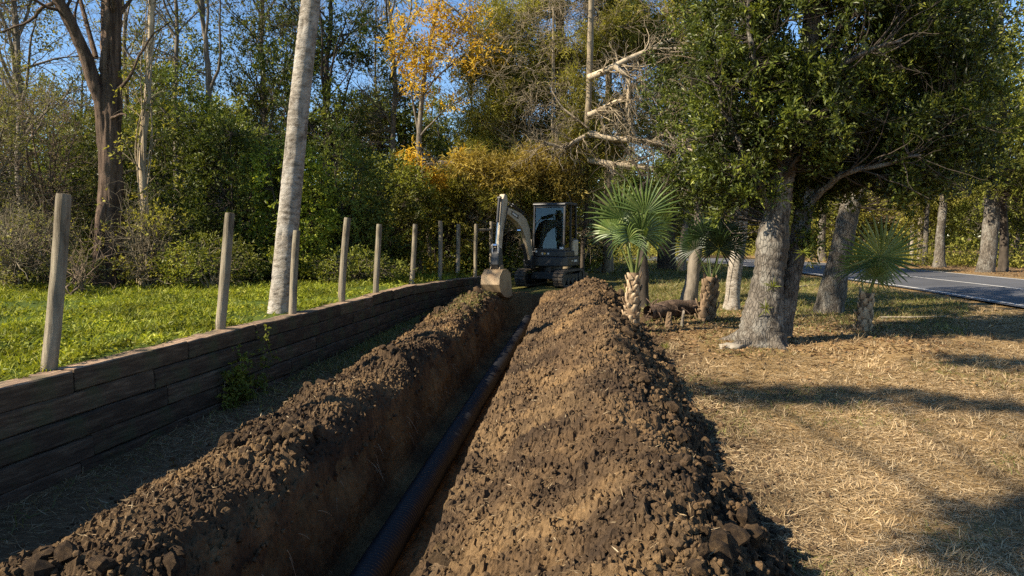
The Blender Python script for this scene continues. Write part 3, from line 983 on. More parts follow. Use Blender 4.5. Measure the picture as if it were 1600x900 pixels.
# ------------------------------------------------------------------ road
def smooth_line(pts, n=160):
    pts = np.array(pts, float)
    for _ in range(3):
        a, b = pts[:-1], pts[1:]
        pts = np.concatenate([pts[:1], np.stack([a * 0.75 + b * 0.25, a * 0.25 + b * 0.75], 1).reshape(-1, 2), pts[-1:]])
    L = np.concatenate([[0], np.cumsum(np.hypot(*np.diff(pts, axis=0).T))])
    u = np.linspace(0, L[-1], n)
    return np.stack([np.interp(u, L, pts[:, 0]), np.interp(u, L, pts[:, 1])], -1)

def build_road():
    mid = smooth_line([W(*p) for p in [(14.1, -6), (14.1, 10), (14.0, 22), (13.9, 31), (13.3, 40), (9, 46.5), (0, 49), (-20, 51), (-70, 56)]], 220)
    t = np.gradient(mid, axis=0); t /= np.linalg.norm(t, axis=1, keepdims=True)
    nr = np.stack([t[:, 1], -t[:, 0]], -1)
    def strip(off, zoff, ncol=2):
        offs = np.linspace(off[0], off[1], ncol)
        pts = mid[:, None, :] + nr[:, None, :] * offs[None, :, None]
        zc = low_ground(mid[:, 0], mid[:, 1])[:, None] + np.zeros((1, ncol)) + zoff
        zc = np.maximum(zc, gz(pts[..., 0], pts[..., 1]) + zoff * 0.6)
        g = Geo()
        g.add(np.concatenate([pts, zc[..., None]], -1).reshape(-1, 3), grid_faces(len(mid), ncol)[:, ::-1])
        return g
    m, nt, b, out = new_mat('worn asphalt')
    f = noise_fac(nt, 40, 8, 0.7)
    f2 = noise_fac(nt, 0.5, 5, 0.6)
    c = ramp(nt, f, [(0.3, (0.045, 0.046, 0.05)), (0.7, (0.10, 0.10, 0.105))])
    c = mixc(nt, 1.0, c, ramp(nt, f2, [(0.35, (0.8,) * 3), (0.65, (1.25,) * 3)]), 'MULTIPLY')
    nt.links.new(c, b.inputs['Base Color']); b.inputs['Roughness'].default_value = 0.75
    bump(nt, b, f, 0.5, 0.01)
    o = strip((-2.95, 2.95), 0.035, 9).build('road', m)
    tag(o, 'grey asphalt road bending past the trees', 'road', kind='structure')
    pm = plain_mat('worn white road paint', (0.62, 0.60, 0.55), 0.7, dirt=(0.15, 0.14, 0.13), dirt_amt=0.6, dscale=12)
    for off, w, nm in (((-2.78, -2.66), 0.1, 'edge_line'), ((2.66, 2.78), 0.1, 'edge_line'), ((-0.06, 0.06), 0.1, 'centre_line')):
        s = strip(off, 0.045).build(nm, pm, o)
build_road()
# ------------------------------------------------------------------ trees and shrubs
def grow(rng, PP, RR, n, t0, t1, ang, length, rr=0.5, npts=5, wig=0.25, up=0.0, tip=0.25, rmin=0.003):
    """n branches that leave the given ones between t0 and t1 of their length"""
    m = PP.shape[1]
    seg = np.linalg.norm(np.diff(PP, axis=1), axis=2).sum(1)
    i = rng.choice(len(PP), n, p=seg / seg.sum())
    t = rng.uniform(t0, t1, n) * (m - 1)
    k = np.minimum(t.astype(int), m - 2)
    f = (t - k)[:, None]
    p = PP[i, k] * (1 - f) + PP[i, k + 1] * f
    r = RR[i, k] * (1 - f[:, 0]) + RR[i, k + 1] * f[:, 0]
    d = unit(PP[i, k + 1] - PP[i, k])
    o = unit(np.cross(d, rng.normal(0, 1, (n, 3))))
    a = rng.uniform(ang[0], ang[1], n)[:, None]
    d = d * np.cos(a) + o * np.sin(a)
    L = rng.uniform(length[0], length[1], n) / (npts - 1)
    pts = [p]
    for _ in range(npts - 1):
        d = unit(d + rng.normal(0, wig, (n, 3)) + np.array((0, 0, up)))
        p = p + d * L[:, None]
        pts.append(p)
    R = np.maximum(r * rr, rmin)[:, None] * np.linspace(1, tip, npts)[None, :]
    return np.stack(pts, 1), R

def poly(points, n=10, rng=None, wob=0.0):
    """smooth polyline through the given points as a (1, n, 3) array"""
    pts = np.array(points, float)
    L = np.concatenate([[0], np.cumsum(np.linalg.norm(np.diff(pts, axis=0), axis=1))])
    u = np.linspace(0, L[-1], n)
    q = np.stack([np.interp(u, L, pts[:, k]) for k in range(3)], -1)
    for _ in range(2):
        q[1:-1] = 0.25 * q[:-2] + 0.5 * q[1:-1] + 0.25 * q[2:]
    if rng is not None and wob:
        q[1:] += np.cumsum(rng.normal(0, wob, (n - 1, 3)), axis=0) * np.array((1, 1, 0.2))
    return q[None]

def add_leaves(g, p, L, Wd, rng, d=None, spread=1.0, rnd=None, fold=0.25, up=0.15):
    n = len(p)
    rv = unit(rng.normal(0, 1, (n, 3)))
    if d is None:
        d = unit(rv + np.array((0, 0, up)))
    else:
        d = unit(d + spread * rv + np.array((0, 0, up)))
    s = unit(np.cross(d, unit(rng.normal(0, 1, (n, 3)) + np.array((0, 0, 0.9)))))
    nn = np.cross(s, d)
    L = L * rng.uniform(0.5, 1.35, n)[:, None]
    Wd = Wd * rng.uniform(0.75, 1.2, n)[:, None]
    bend = nn * L * rng.uniform(-0.22, 0.08, n)[:, None]
    v = np.stack([p, p + d * L * 0.45 + s * Wd * 0.5 + nn * Wd * fold, p + d * L + bend, p + d * L * 0.45 - s * Wd * 0.5 + nn * Wd * fold], 1)
    b = np.arange(n) * 4
    t1 = np.stack([b, b + 1, b + 2], -1)
    t2 = np.stack([b, b + 2, b + 3], -1)
    g.add(v.reshape(-1, 3), tris=np.concatenate([t1, t2]), rnd=np.repeat(np.clip(rnd, 0, 1), 4))

def blob_points(rng, c, r, n, shell=0.5, gap=0.0, gscale=1.0, seed=0):
    """points spread through an ellipsoid, denser near its surface, thinned where a noise field says gap"""
    out = []
    while sum(map(len, out)) < n:
        d = unit(rng.normal(0, 1, (n, 3)))
        q = rng.uniform(0, 1, n) ** (1 / 3)
        q = np.where(rng.uniform(0, 1, n) < shell, 0.72 + 0.3 * rng.uniform(0, 1, n), q)
        p = d * q[:, None] * np.array(r) * (1 + 0.18 * vnoise(d[:, 0] * 2.2 + seed, d[:, 1] * 2.2, d[:, 2] * 2.2, seed))[:, None] + np.array(c)
        if gap > 0:
            k = vnoise(p[:, 0] * gscale, p[:, 1] * gscale, p[:, 2] * gscale, seed + 5) > (gap * 1.6 - 0.8)
            p = p[k]
        out.append(p)
    return np.concatenate(out)[:n]

def connect(rng, pts, nodes, noder, npts=5, sag=0.12, r0=0.012):
    """twigs from the nearest lower node of the limbs out to each point"""
    n = len(pts)
    bi = np.empty(n, int)
    for a in range(0, n, 400):
        d = np.linalg.norm(pts[a:a + 400, None] - nodes[None], axis=2) * rng.uniform(0.75, 1.5, (1, len(nodes))) + 0.9 * np.clip(nodes[None, :, 2] - pts[a:a + 400, None, 2], 0, None)
        bi[a:a + 400] = d.argmin(1)
    p0 = nodes[bi]
    k = np.linspace(0, 1, npts)[None, :, None]
    off = rng.normal(0, 1, (n, 1, 3)) * np.linalg.norm(pts - p0, axis=1)[:, None, None] * sag
    PP = p0[:, None] * (1 - k) + pts[:, None] * k + off * np.sin(k * math.pi)
    PP[..., 2] -= 0 * k[..., 0]
    R = np.minimum(noder[bi] * 0.6, r0)[:, None] * np.linspace(1, 0.3, npts)[None]
    return PP, np.maximum(R, 0.0025)

class Tree:
    def __init__(s, seed):
        s.rng = np.random.default_rng(seed)
        s.seed = seed
        s.wood, s.leaf = Geo(), Geo()
        s.nodes, s.nr = [], []
        s.limbs = []
    def limb(s, pts, r0, r1, n=12, ns=9, wob=0.0, rough=0.0, keep=True, flare=0.0, mat=0, ridge=0.0):
        PP = poly(pts, n, s.rng, wob)
        RR = np.linspace(r0, r1, n)[None] * (1 + (s.rng.uniform(-1, 1, (1, n)) * 0.05))
        if flare:
            h = np.linspace(0, 1, n)[None]
            RR = RR * (1 + flare * np.exp(-h * 15))
        v, q = tube_arrays(PP, RR, ns)
        if rough:
            v = v.reshape(n, ns, 3)
            cen = PP[0][:, None]
            k = 1 + rough * fbm(v[..., 0] * 3.1, v[..., 1] * 3.1, v[..., 2] * 1.6, 3, s.seed)
            if ridge:
                an = np.arange(ns)[None] * 2 * math.pi / ns
                hz = np.cumsum(np.concatenate([[0], np.linalg.norm(np.diff(PP[0], axis=0), axis=1)]))[:, None]
                k = k + ridge * (0.6 - 2.2 * np.abs(vnoise(np.cos(an) * 3.2 + 9, np.sin(an) * 3.2, hz * 0.9, s.seed + 3))) + ridge * 0.8 * vnoise(np.cos(an) * 7, np.sin(an) * 7, hz * 4, s.seed + 4)
            v = (cen + (v - cen) * k[..., None]).reshape(-1, 3)
        s.wood.add(v, q, rnd=np.clip(0.5 + 0.35 * fbm(v[:, 0] * 2, v[:, 1] * 2, v[:, 2] * 1.2, 3, s.seed), 0, 1), mat=mat)
        if keep:
            s.nodes.append(PP[0][n // 4:]); s.nr.append(RR[0][n // 4:])
            s.limbs.append((PP, RR))
        return PP, RR
    def twigs(s, PP, RR, ns=3, mat=1):
        s.wood.tubes(PP, RR, ns, rnd=s.rng.uniform(0.2, 0.9, len(PP)), mat=mat)
    def bare(s, PP, RR, levels, mat=1, up=0.05):
        """levels: (count, t0, t1, angle, length, npts)"""
        last = (PP, RR)
        for (n, t0, t1, ang, ln, npts, wig) in levels:
            last = grow(s.rng, last[0], last[1], n, t0, t1, ang, ln, 0.6, npts, wig, up)
            s.twigs(*last, ns=4 if n < 200 else 3, mat=mat)
            s.nodes.append(last[0].reshape(-1, 3)); s.nr.append(last[1].ravel())
        return last
    def foliage(s, c, r, n, per, crad, L, Wd, shell=0.5, gap=0.0, gscale=1.0, up=0.15, twigr=0.012, bias=0.0, spread=0.9, tw=True, hang=None):
        rng = s.rng
        pts = blob_points(rng, c, r, n, shell, gap, gscale, s.seed)
        if tw and s.nodes:
            PP, RR = connect(rng, pts, np.concatenate(s.nodes), np.concatenate(s.nr), 5, 0.12, twigr)
            s.twigs(PP, RR)
            tip = unit(PP[:, -1] - PP[:, -2])
        else:
            tip = unit(pts - np.array(c))
        s.sprays(pts, tip, per, crad, L, Wd, up, bias, spread, hang)
    def sprays(s, pts, tip, per, crad, L, Wd, up=0.15, bias=0.0, spread=0.9, hang=None):
        """per leaves along short sprigs around every point"""
        rng = s.rng
        n = len(pts)
        k = 4                                            # sprigs in a clump
        d = unit(tip[:, None] * 0.5 + rng.normal(0, 0.8, (n, k, 3)) + np.array((0, 0, up)))
        if hang is not None:
            d = unit(d + np.array((0, 0, -hang)))
        j = max(1, per // k)
        t = rng.uniform(0.1, 1.0, (n, k, j, 1))
        p = pts[:, None, None] + d[:, :, None] * t * crad + rng.normal(0, crad * 0.10, (n, k, j, 3))
        dd = np.broadcast_to(d[:, :, None], p.shape).reshape(-1, 3)
        cl = rng.normal(0.42 + bias, 0.16, (n, 1, 1)) + rng.normal(0, 0.10, (n, k, 1)) + rng.normal(0, 0.14, (n, k, j))
        add_leaves(s.leaf, p.reshape(-1, 3), L, Wd, rng, dd, spread, cl.ravel(), up=0.12)
    def finish(s, name, label, cat, base, barks, leafm=None, group=None, crown='crown', trunk='trunk'):
        base = np.array(base, float)
        root = empty(name, base)
        tag(root, label, cat, group)
        inv = -base
        tw_ = {'grey lichen oak bark': MAT['bark_dark'], 'pale ringed palm bark': MAT['twig_brown'], 'bleached dead wood': MAT['bark_cypress']}.get(barks.name, barks)
        o = s.wood.build(trunk, [barks, tw_], root)
        o.location = inv
        if s.leaf.n:
            o = s.leaf.build(crown, leafm, root, smooth=False)
            o.location = inv
        return root

def up_base(px, D):
    p = P(px, 430, D)
    return np.array((p[0], p[1], float(gz(p[0], p[1])) - 0.05))

def below(p, dz=0.05):
    return np.array((p[0], p[1], float(gz(p[0], p[1])) - dz))

# ---- pale palm trunk on the bank (its crown is above the picture)
def fan_leaf(g, origin, axis, R, rng, spread=2.6, nseg=44, fold=0.22, droop=0.35, upv=np.array((0, 0, 1.0)), rnd=0.5):
    """a fan palm blade: pleated segments, joined near the hub, free and drooping towards the tips"""
    ax = unit(np.array(axis, float))
    side = unit(np.cross(ax, upv) + 1e-6)
    nrm = np.cross(side, ax)
    an = np.linspace(-spread, spread, nseg) + rng.normal(0, 0.012, nseg)
    da = 2 * spread / nseg
    st = np.array([0.02, 0.25, 0.48, 0.68, 0.86, 1.0])
    for i, a in enumerate(an):
        l = R * (0.78 + 0.22 * math.cos(a * 0.55)) * rng.uniform(0.93, 1.05)
        d = ax * math.cos(a) + side * math.sin(a)
        e = -ax * math.sin(a) + side * math.cos(a)
        half = np.array([0.5 * da * x * l for x in st])
        half[3:] = half[2] * np.array([0.66, 0.42, 0.05])
        dr = droop * rng.uniform(0.6, 1.5)
        cup = 0.10 * l * math.cos(a)
        c = np.array([origin + d * (x * l) + nrm * (cup * x * (1 - x) * 2) + np.array((0, 0, -1.0)) * (dr * l * max(0, x - 0.45) ** 2) for x in st])
        rid = nrm[None] * (half * fold * 2)[:, None]
        v = np.concatenate([c - e[None] * half[:, None], c + rid, c + e[None] * half[:, None]])
        n = len(st)
        q = [(k, k + 1, n + k + 1, n + k) for k in range(n - 1)] + [(n + k, n + k + 1, 2 * n + k + 1, 2 * n + k) for k in range(n - 1)]
        g.add(v, q, rnd=float(np.clip(rnd + rng.normal(0, 0.16), 0, 1)))

def feather_leaf(g, gs, origin, az, el, Ln, rng, nl=46):
    t = np.linspace(0, 1, 14)
    h = np.array((math.cos(az), math.sin(az), 0))
    pts = origin + h[None] * (Ln * np.sin(t * 1.15) / 1.15 * math.cos(el))[:, None] + np.array((0, 0, 1.0))[None] * (Ln * (t * math.sin(el) - 0.62 * t ** 2.2))[:, None]
    gs.tubes(pts[None], np.linspace(0.02, 0.004, 14)[None], 5)
    tt = np.linspace(0.14, 0.99, nl)
    p = np.stack([np.interp(tt, t, pts[:, k]) for k in range(3)], -1)
    d = unit(np.gradient(p, axis=0))
    sd = unit(np.cross(d, np.array((0, 0, 1.0))))
    for sg in (-1, 1):
        dd = unit(d * 0.7 + sd * sg + rng.normal(0, 0.12, (nl, 3)) + np.array((0, 0, -0.35)))
        L = (0.55 * np.sin(tt * 2.7 + 0.3))[:, None] + 0.1
        add_leaves(g, p, L, 0.045, rng, dd, 0.1, np.full(nl, 0.5), up=-0.1)

def pale_palm():
    rng = np.random.default_rng(77)
    base = up_base(437, 11.3)
    pts = [base, P(443, 430, 11.3), P(455, 300, 11.3), P(467, 170, 11.3), P(486, 0, 11.3)]
    d = unit(pts[-1] - pts[-2])
    pts += [pts[-1] + d * 1.6, pts[-1] + d * 3.4]
    nz, ns = 260, 30
    PP = poly(pts, nz)
    RR = np.interp(np.linspace(0, 1, nz), [0, 0.06, 0.2, 0.6, 1], [0.205, 0.172, 0.158, 0.142, 0.12])[None]
    v, q = tube_arrays(PP, RR, ns)
    v = v.reshape(nz, ns, 3)
    cen = PP[0][:, None]
    hh = np.linspace(0, 1, nz)[:, None] * 80
    an = np.arange(ns)[None] * 2 * math.pi / ns
    ring = np.abs(((hh + 0.5 * vnoise(np.cos(an) * 1.4, np.sin(an) * 1.4, hh * 0.25, 2)) % 1.0) - 0.5) * 2
    k = 1 - 0.05 * np.clip(1 - ring * 5, 0, 1) + 0.03 * vnoise(np.cos(an) * 1.3, np.sin(an) * 1.3, hh * 0.12, 5) + 0.02 * vnoise(np.cos(an) * 5, np.sin(an) * 5, hh * 0.9, 6)
    scar = np.clip(vnoise(np.cos(an) * 2.5 + 5, np.sin(an) * 2.5, hh * 0.33, 8) - 0.5, 0, 1) * 0.5
    v = cen + (v - cen) * (k - scar)[..., None]
    root = empty('palm_tree', base)
    tag(root, 'pale ringed palm trunk rising out of the picture behind the fence posts', 'palm tree')
    g = Geo()
    r_ = np.clip(0.55 + 0.3 * vnoise(np.cos(an) * 3, np.sin(an) * 3, hh * 0.5, 9) - 0.55 * np.clip(1 - ring * 4, 0, 1) * np.clip(0.6 + vnoise(np.cos(an) * 2, np.sin(an) * 2, hh * 0.7, 19), 0, 1) - scar * 4, 0, 1)
    g.add(v.reshape(-1, 3), q, rnd=r_.ravel())
    o = g.build('trunk', MAT['bark_pale'], root); o.location = -base
    top = PP[0][-1]
    for i in range(16):
        gl, gs = Geo(), Geo()
        feather_leaf(gl, gl, top, i * 2.399 + 0.3, rng.uniform(0.1, 1.25), rng.uniform(2.1, 2.9), rng, 34)
        o = gl.build('frond', MAT['palm'], root, smooth=False); o.location = -base
pale_palm()

# ---- big brown twin-stemmed tree in the wood edge
def brown_tree():
    t = Tree(101)
    D = 17.0
    b = below(P(172, 440, D))
    A = t.limb([b, P(173, 330, D), P(172, 150, D), P(174, 0, D), P(178, -220, D + .4), P(190, -420, D + .6)], 0.27, 0.12, 150, 44, rough=0.10, flare=0.1, ridge=0.10)
    B = t.limb([P(168, 250, D), P(158, 160, D - .1), P(135, 90, D - .3), P(112, 40, D - .5), P(85, -10, D - .7), P(40, -120, D - 1), P(20, -260, D - 1)], 0.17, 0.06, 90, 30, rough=0.08, ridge=0.10)
    C = t.limb([P(172, 300, D), P(158, 330, D - .25), P(152, 420, D - .3), below(P(148, 450, D - .3))], 0.10, 0.13, 18, 9, rough=0.08)
    E = t.limb([P(150, 90, D), P(120, -20, D + .5), P(108, -120, D + .6)], 0.06, 0.03, 14, 7)
    for L_ in ([P(176, 40, D), P(215, -20, D), P(270, -120, D)], [P(170, 150, D), P(200, 120, D - .3), P(222, 60, D - .4), P(260, 30, D - .4)], [P(88, 0, D - .7), P(40, 40, D - .6), P(-20, 60, D - .8)], [P(172, 190, D), P(198, 178, D - .4), P(215, 185, D - .5)]):
        t.limb(L_, 0.045, 0.012, 12, 6, wob=0.03)
    for L_, n in ((A, 10), (B, 16), (E, 8)):
        q = grow(t.rng, L_[0], L_[1], n, 0.4, 0.98, (0.5, 1.1), (1.2, 2.6), 0.35, 7, 0.22, 0.08)
        t.twigs(*q, ns=4)
        q2 = grow(t.rng, *q, n * 9, 0.2, 1, (0.4, 1.0), (0.4, 1.2), 0.6, 5, 0.25, 0.05)
        t.twigs(*q2)
        q3 = grow(t.rng, *q2, n * 36, 0.2, 1, (0.4, 1.0), (0.2, 0.6), 0.7, 4, 0.25, 0.02)
        t.twigs(*q3)
        i = t.rng.choice(len(q3[0]), n * 14)
        t.sprays(q3[0][i, -1], unit(q3[0][i, -1] - q3[0][i, -2]), 8, 0.22, 0.10, 0.04, bias=-0.05)
    t.finish('brown_tree', 'big dark brown twin-stemmed tree with shaggy bark at the wood edge', 'tree', b, MAT['bark_brown'], MAT['leaf_grey'])
brown_tree()

def viny_tree():
    t = Tree(103)
    D = 17.6
    b = below(P(222, 440, D))
    A = t.limb([b, P(226, 330, D), P(222, 250, D), P(232, 130, D), P(236, 30, D), P(238, -140, D)], 0.085, 0.06, 40, 9, rough=0.1)
    for k in range(6):                                      # vines climbing up it
        ph = k * 1.1
        pts = []
        for h in np.linspace(0.02, 0.97, 26):
            c = A[0][0][int(h * 39)]
            a = ph + h * (6 + k) * (1 if k % 2 else -1)
            rr = 0.13 + 0.06 * math.sin(h * 9 + k)
            pts.append(c + np.array((math.cos(a) * rr, math.sin(a) * rr, 0)))
        t.limb(pts, 0.018, 0.010, 50, 5)
    q = grow(t.rng, A[0], A[1], 60, 0.1, 0.98, (0.7, 1.3), (0.4, 1.6), 0.2, 6, 0.35, 0.0)
    t.twigs(*q)
    q2 = grow(t.rng, *q, 260, 0.1, 1, (0.4, 1.2), (0.15, 0.6), 0.6, 4, 0.35, -0.05)
    t.twigs(*q2)
    i = t.rng.choice(len(q2[0]), 170)
    t.sprays(q2[0][i, -1], unit(q2[0][i, -1] - q2[0][i, -2]), 9, 0.2, 0.10, 0.055, bias=0.1)
    t.finish('viny_tree', 'slim pale trunk wrapped in vines beside the big brown tree', 'tree', b, MAT['bark_bleached'], MAT['leaf_olive'])
viny_tree()

# ---- shrubs
def shrub(name, label, px, D, top_py, wide, leafm, bark, seed, n=260, per=26, L=0.10, Wd=0.05, crad=0.28, gap=0.35, nst=9, group=None, low=0.0, dense=True, depth=None, cat='shrub', bias=0.0, twl=None):
    t = Tree(seed)
    rng = t.rng
    b = up_base(px, D)
    H = P(px, top_py, D)[2] - b[2]
    for i in range(nst):
        a = rng.uniform(0, 6.28)
        e = np.array((math.cos(a) * wide * rng.uniform(.2, .75), math.sin(a) * wide * rng.uniform(.2, .6), H * rng.uniform(0.6, 0.95)))
        s0 = b + np.array((math.cos(a), math.sin(a), 0)) * 0.1 * rng.uniform(0, 1.5)
        t.limb([s0, s0 + e * np.array((0.25, 0.25, 0.5)), b + e], 0.025 + 0.006 * H, 0.008, 12, 5, wob=0.04)
    if twl:
        for (PP, RR) in list(t.limbs):
            q = grow(rng, PP, RR, twl[0], 0.15, 1, (0.4, 1.1), (0.5, 1.3), 0.6, 6, 0.3, 0.06, rmin=0.005)
            t.twigs(*q)
            q2 = grow(rng, *q, twl[1], 0.1, 1, (0.4, 1.2), (0.25, 0.8), 0.7, 5, 0.35, 0.02, rmin=0.0042)
            t.twigs(*q2)
    dp = depth or wide * 0.75
    if n:
        t.foliage(b + np.array((0, 0, H * 0.52 + low)), (wide, dp, H * 0.5), n, per, crad, L, Wd, 0.6, gap, 1.1, twigr=0.01, bias=bias)
    return t.finish(name, label, cat, b, bark, leafm, group, crown='foliage', trunk='stems')

# bare, grey twiggy thicket at the far left
shrub('thicket', 'tall twiggy grey thicket at the picture\'s left edge', -25, 17.5, 60, 2.0, MAT['leaf_grey'], MAT['twig'], 201, 420, 14, 0.07, 0.03, 0.25, 0.3, 11, twl=(14, 90))
shrub('thicket', 'bare brownish thicket left of the big brown tree', 75, 18.6, 130, 1.7, MAT['leaf_grey'], MAT['twig_brown'], 202, 330, 14, 0.08, 0.035, 0.25, 0.3, 11, twl=(14, 90))
shrub('thicket', 'low tangled brown twigs in front of the left thicket', 30, 15.8, 330, 1.5, MAT['leaf_grey'], MAT['twig'], 203, 130, 10, 0.07, 0.035, 0.2, 0.4, 10, twl=(12, 60))
shrub('sapling', 'small leafless many-stemmed sapling standing in the grass under the brown tree', 112, 14.6, 390, 0.38, MAT['leaf_mid'], MAT['twig_brown'], 204, 14, 8, 0.07, 0.03, 0.2, 0.2, 8, twl=(3, 8))
shrub('thicket', 'twiggy undergrowth at the foot of the vine-wrapped trunk', 235, 16.9, 325, 1.0, MAT['leaf_olive'], MAT['twig'], 205, 200, 14, 0.08, 0.04, 0.25, 0.3, 10, twl=(10, 46))
# evergreens behind
shrub('evergreen_shrub', 'dark evergreen shrub filling the gap between the big brown tree and the vine-wrapped trunk', 160, 20.5, 200, 1.6, MAT['leaf_dark'], MAT['bark_dark'], 206, 520, 24, 0.11, 0.055, 0.30, 0.3, 8)
shrub('evergreen_shrub', 'tall dark evergreen shrub right of the vine-wrapped trunk', 290, 20.0, 135, 1.9, MAT['leaf_dark'], MAT['bark_dark'], 207, 760, 26, 0.11, 0.055, 0.30, 0.3, 8)
shrub('evergreen_shrub', 'dark evergreen shrub with hanging vines close left of the pale palm trunk', 375, 19.2, 190, 1.5, MAT['leaf_dark'], MAT['bark_dark'], 208, 600, 26, 0.10, 0.05, 0.28, 0.3, 8)
shrub('leafy_shrub', 'bright green vine-covered shrub directly behind the pale palm trunk', 455, 18.4, 225, 1.05, MAT['leaf_bright'], MAT['bark_dark'], 209, 620, 26, 0.085, 0.05, 0.24, 0.25, 8, bias=0.05)
shrub('evergreen_shrub', 'deep green bushy shrub behind the fourth fence post', 535, 19.6, 215, 1.3, MAT['leaf_dark'], MAT['bark_dark'], 210, 640, 26, 0.09, 0.05, 0.26, 0.3, 8, bias=0.08)
shrub('leafy_shrub', 'mid green shrub behind the fence posts before the wall bend', 610, 22.5, 250, 1.5, MAT['leaf_mid'], MAT['bark_dark'], 211, 620, 26, 0.10, 0.055, 0.28, 0.3, 8)
shrub('leafy_shrub', 'yellowish green shrub behind the last fence posts', 690, 25.5, 255, 1.7, MAT['leaf_olive'], MAT['bark_dark'], 212, 640, 26, 0.11, 0.05, 0.30, 0.3, 8, bias=-0.1)
shrub('leafy_shrub', 'olive green shrub behind the raised digger arm', 775, 27.5, 270, 1.6, MAT['leaf_mid'], MAT['bark_dark'], 213, 560, 26, 0.11, 0.05, 0.30, 0.3, 8, bias=0.12)
shrub('leafy_shrub', 'loose green shrub right behind the excavator cab', 900, 30.0, 300, 1.8, MAT['leaf_mid'], MAT['bark_dark'], 214, 420, 24, 0.11, 0.05, 0.30, 0.4, 7)
shrub('low_bush', 'low leafy weeds along the wood edge left of the pale palm trunk', 330, 16.6, 372, 1.2, MAT['leaf_mid'], MAT['twig'], 215, 220, 16, 0.08, 0.04, 0.22, 0.3, 10)
shrub('low_bush', 'low bushy weeds along the wood edge right of the pale palm trunk', 560, 18.2, 390, 1.3, MAT['leaf_mid'], MAT['twig'], 216, 260, 16, 0.08, 0.04, 0.2, 0.3, 10, bias=-0.05)
shrub('low_bush', 'low shaded weeds under the twiggy left thicket', 60, 16.2, 395, 1.3, MAT['leaf_grey'], MAT['twig'], 217, 170, 14, 0.08, 0.04, 0.22, 0.3, 10, twl=(6, 20))

# ---- tall thin trees against the sky
def tall_tree(name, label, px, D, bark, leafm, seed, H=14.0, r=0.15, lean=(0, 0), forks=4, start=0.35, nb=26, n2=200, n3=900, leafn=300, L=0.12, Wd=0.05, bias=0.0, blobs=(), per=10, cat='tree', group=None, spread=(1.6, 3.2), crad=0.3, b=None):
    t = Tree(seed)
    rng = t.rng
    b = up_base(px, D) if b is None else np.array(b)
    top = b + np.array((lean[0], lean[1], H))
    mid = b + (top - b) * 0.5 + np.array((rng.normal(0, 0.25), rng.normal(0, 0.25), 0))
    A = t.limb([b, b + (mid - b) * 0.5 + np.array((rng.normal(0, .1), 0, 0)), mid, top], r, r * 0.22, 40, 9, rough=0.08, wob=0.02, flare=0.2)
    Fk = grow(rng, A[0], A[1], forks, start, 0.75, (0.3, 0.7), (H * 0.25, H * 0.42), 0.62, 14, 0.10, 0.10)
    t.twigs(*Fk, ns=6)
    par = (np.concatenate([A[0][:, ::3][:, :14], Fk[0]]), np.concatenate([A[1][:, ::3][:, :14], Fk[1]]))
    q = grow(rng, *par, nb, start, 0.98, (0.5, 1.2), spread, 0.5, 9, 0.16, 0.06)
    t.twigs(*q, ns=4)
    q2 = grow(rng, *q, n2, 0.15, 1, (0.4, 1.0), (0.6, 1.5), 0.6, 6, 0.22, 0.05, rmin=0.007)
    t.twigs(*q2)
    q3 = grow(rng, *q2, n3, 0.15, 1, (0.4, 1.0), (0.3, 0.8), 0.7, 4, 0.25, 0.0, rmin=0.0055)
    t.twigs(*q3)
    t.nodes += [q[0].reshape(-1, 3), q2[0].reshape(-1, 3)]; t.nr += [q[1].ravel(), q2[1].ravel()]
    if leafn:
        # leaves gather where a slow noise says so, the rest stays bare
        e = q3[0][:, -1]
        w = np.clip(vnoise(e[:, 0] * 0.55 + seed, e[:, 1] * 0.55, e[:, 2] * 0.55, seed) + 0.35, 0.02, 1) ** 1.5
        i = rng.choice(len(e), leafn, p=w / w.sum())
        t.sprays(e[i] + rng.normal(0, 0.12, (leafn, 3)), unit(e[i] - q3[0][i, -2]), per, crad, L, Wd, bias=bias)
    for (px2, py2, D2, rad, n, pr) in blobs:
        t.foliage(P(px2, py2, D2), rad, n, pr, crad, L, Wd, 0.5, 0.35, 0.9, bias=bias, twigr=0.014)
    return t.finish(name, label, cat, b, bark, leafm, group)

tall_tree('bare_tree', 'thin half-bare tree forking against the sky left of the pale palm', 372, 24, MAT['bark_grey'], MAT['leaf_grey'], 301, 13, 0.14, (-1.2, 0), 5, 0.3, 30, 260, 1300, 420, bias=0.05)
tall_tree('bare_tree', 'sparse tall tree reaching into the picture\'s upper left corner', 40, 22, MAT['bark_grey'], MAT['leaf_grey'], 302, 13, 0.13, (0.5, 0), 5, 0.25, 34, 300, 1500, 520, bias=0.0)
tall_tree('bare_tree', 'grey leafless tree between the vine-wrapped trunk and the sky gap', 285, 26, MAT['bark_grey'], MAT['leaf_grey'], 303, 14, 0.12, (0.6, 0), 5, 0.3, 30, 260, 1300, 360)
tall_tree('leafy_tree', 'dark leafy tree rising just right of the pale palm trunk', 520, 25, MAT['bark_dark'], MAT['leaf_dark'], 304, 12, 0.16, (0.3, 0), 5, 0.25, 30, 220, 900, 500, 0.13, 0.06, 0.0, blobs=((505, 185, 25, (1.5, 1.3, 1.3), 200, 24), (455, 105, 25, (1.2, 1.2, 1.0), 110, 24), (545, 60, 25.5, (1.2, 1.2, 1.0), 90, 22)), per=12)
tall_tree('leafy_tree', 'thin grey tree standing in the blue sky gap before the orange foliage', 600, 27, MAT['bark_grey'], MAT['leaf_grey'], 305, 13, 0.13, (0.2, 0), 4, 0.35, 26, 200, 900, 300, 0.12, 0.05, 0.05, blobs=((560, 190, 27, (1.1, 1.0, .8), 80, 20),))
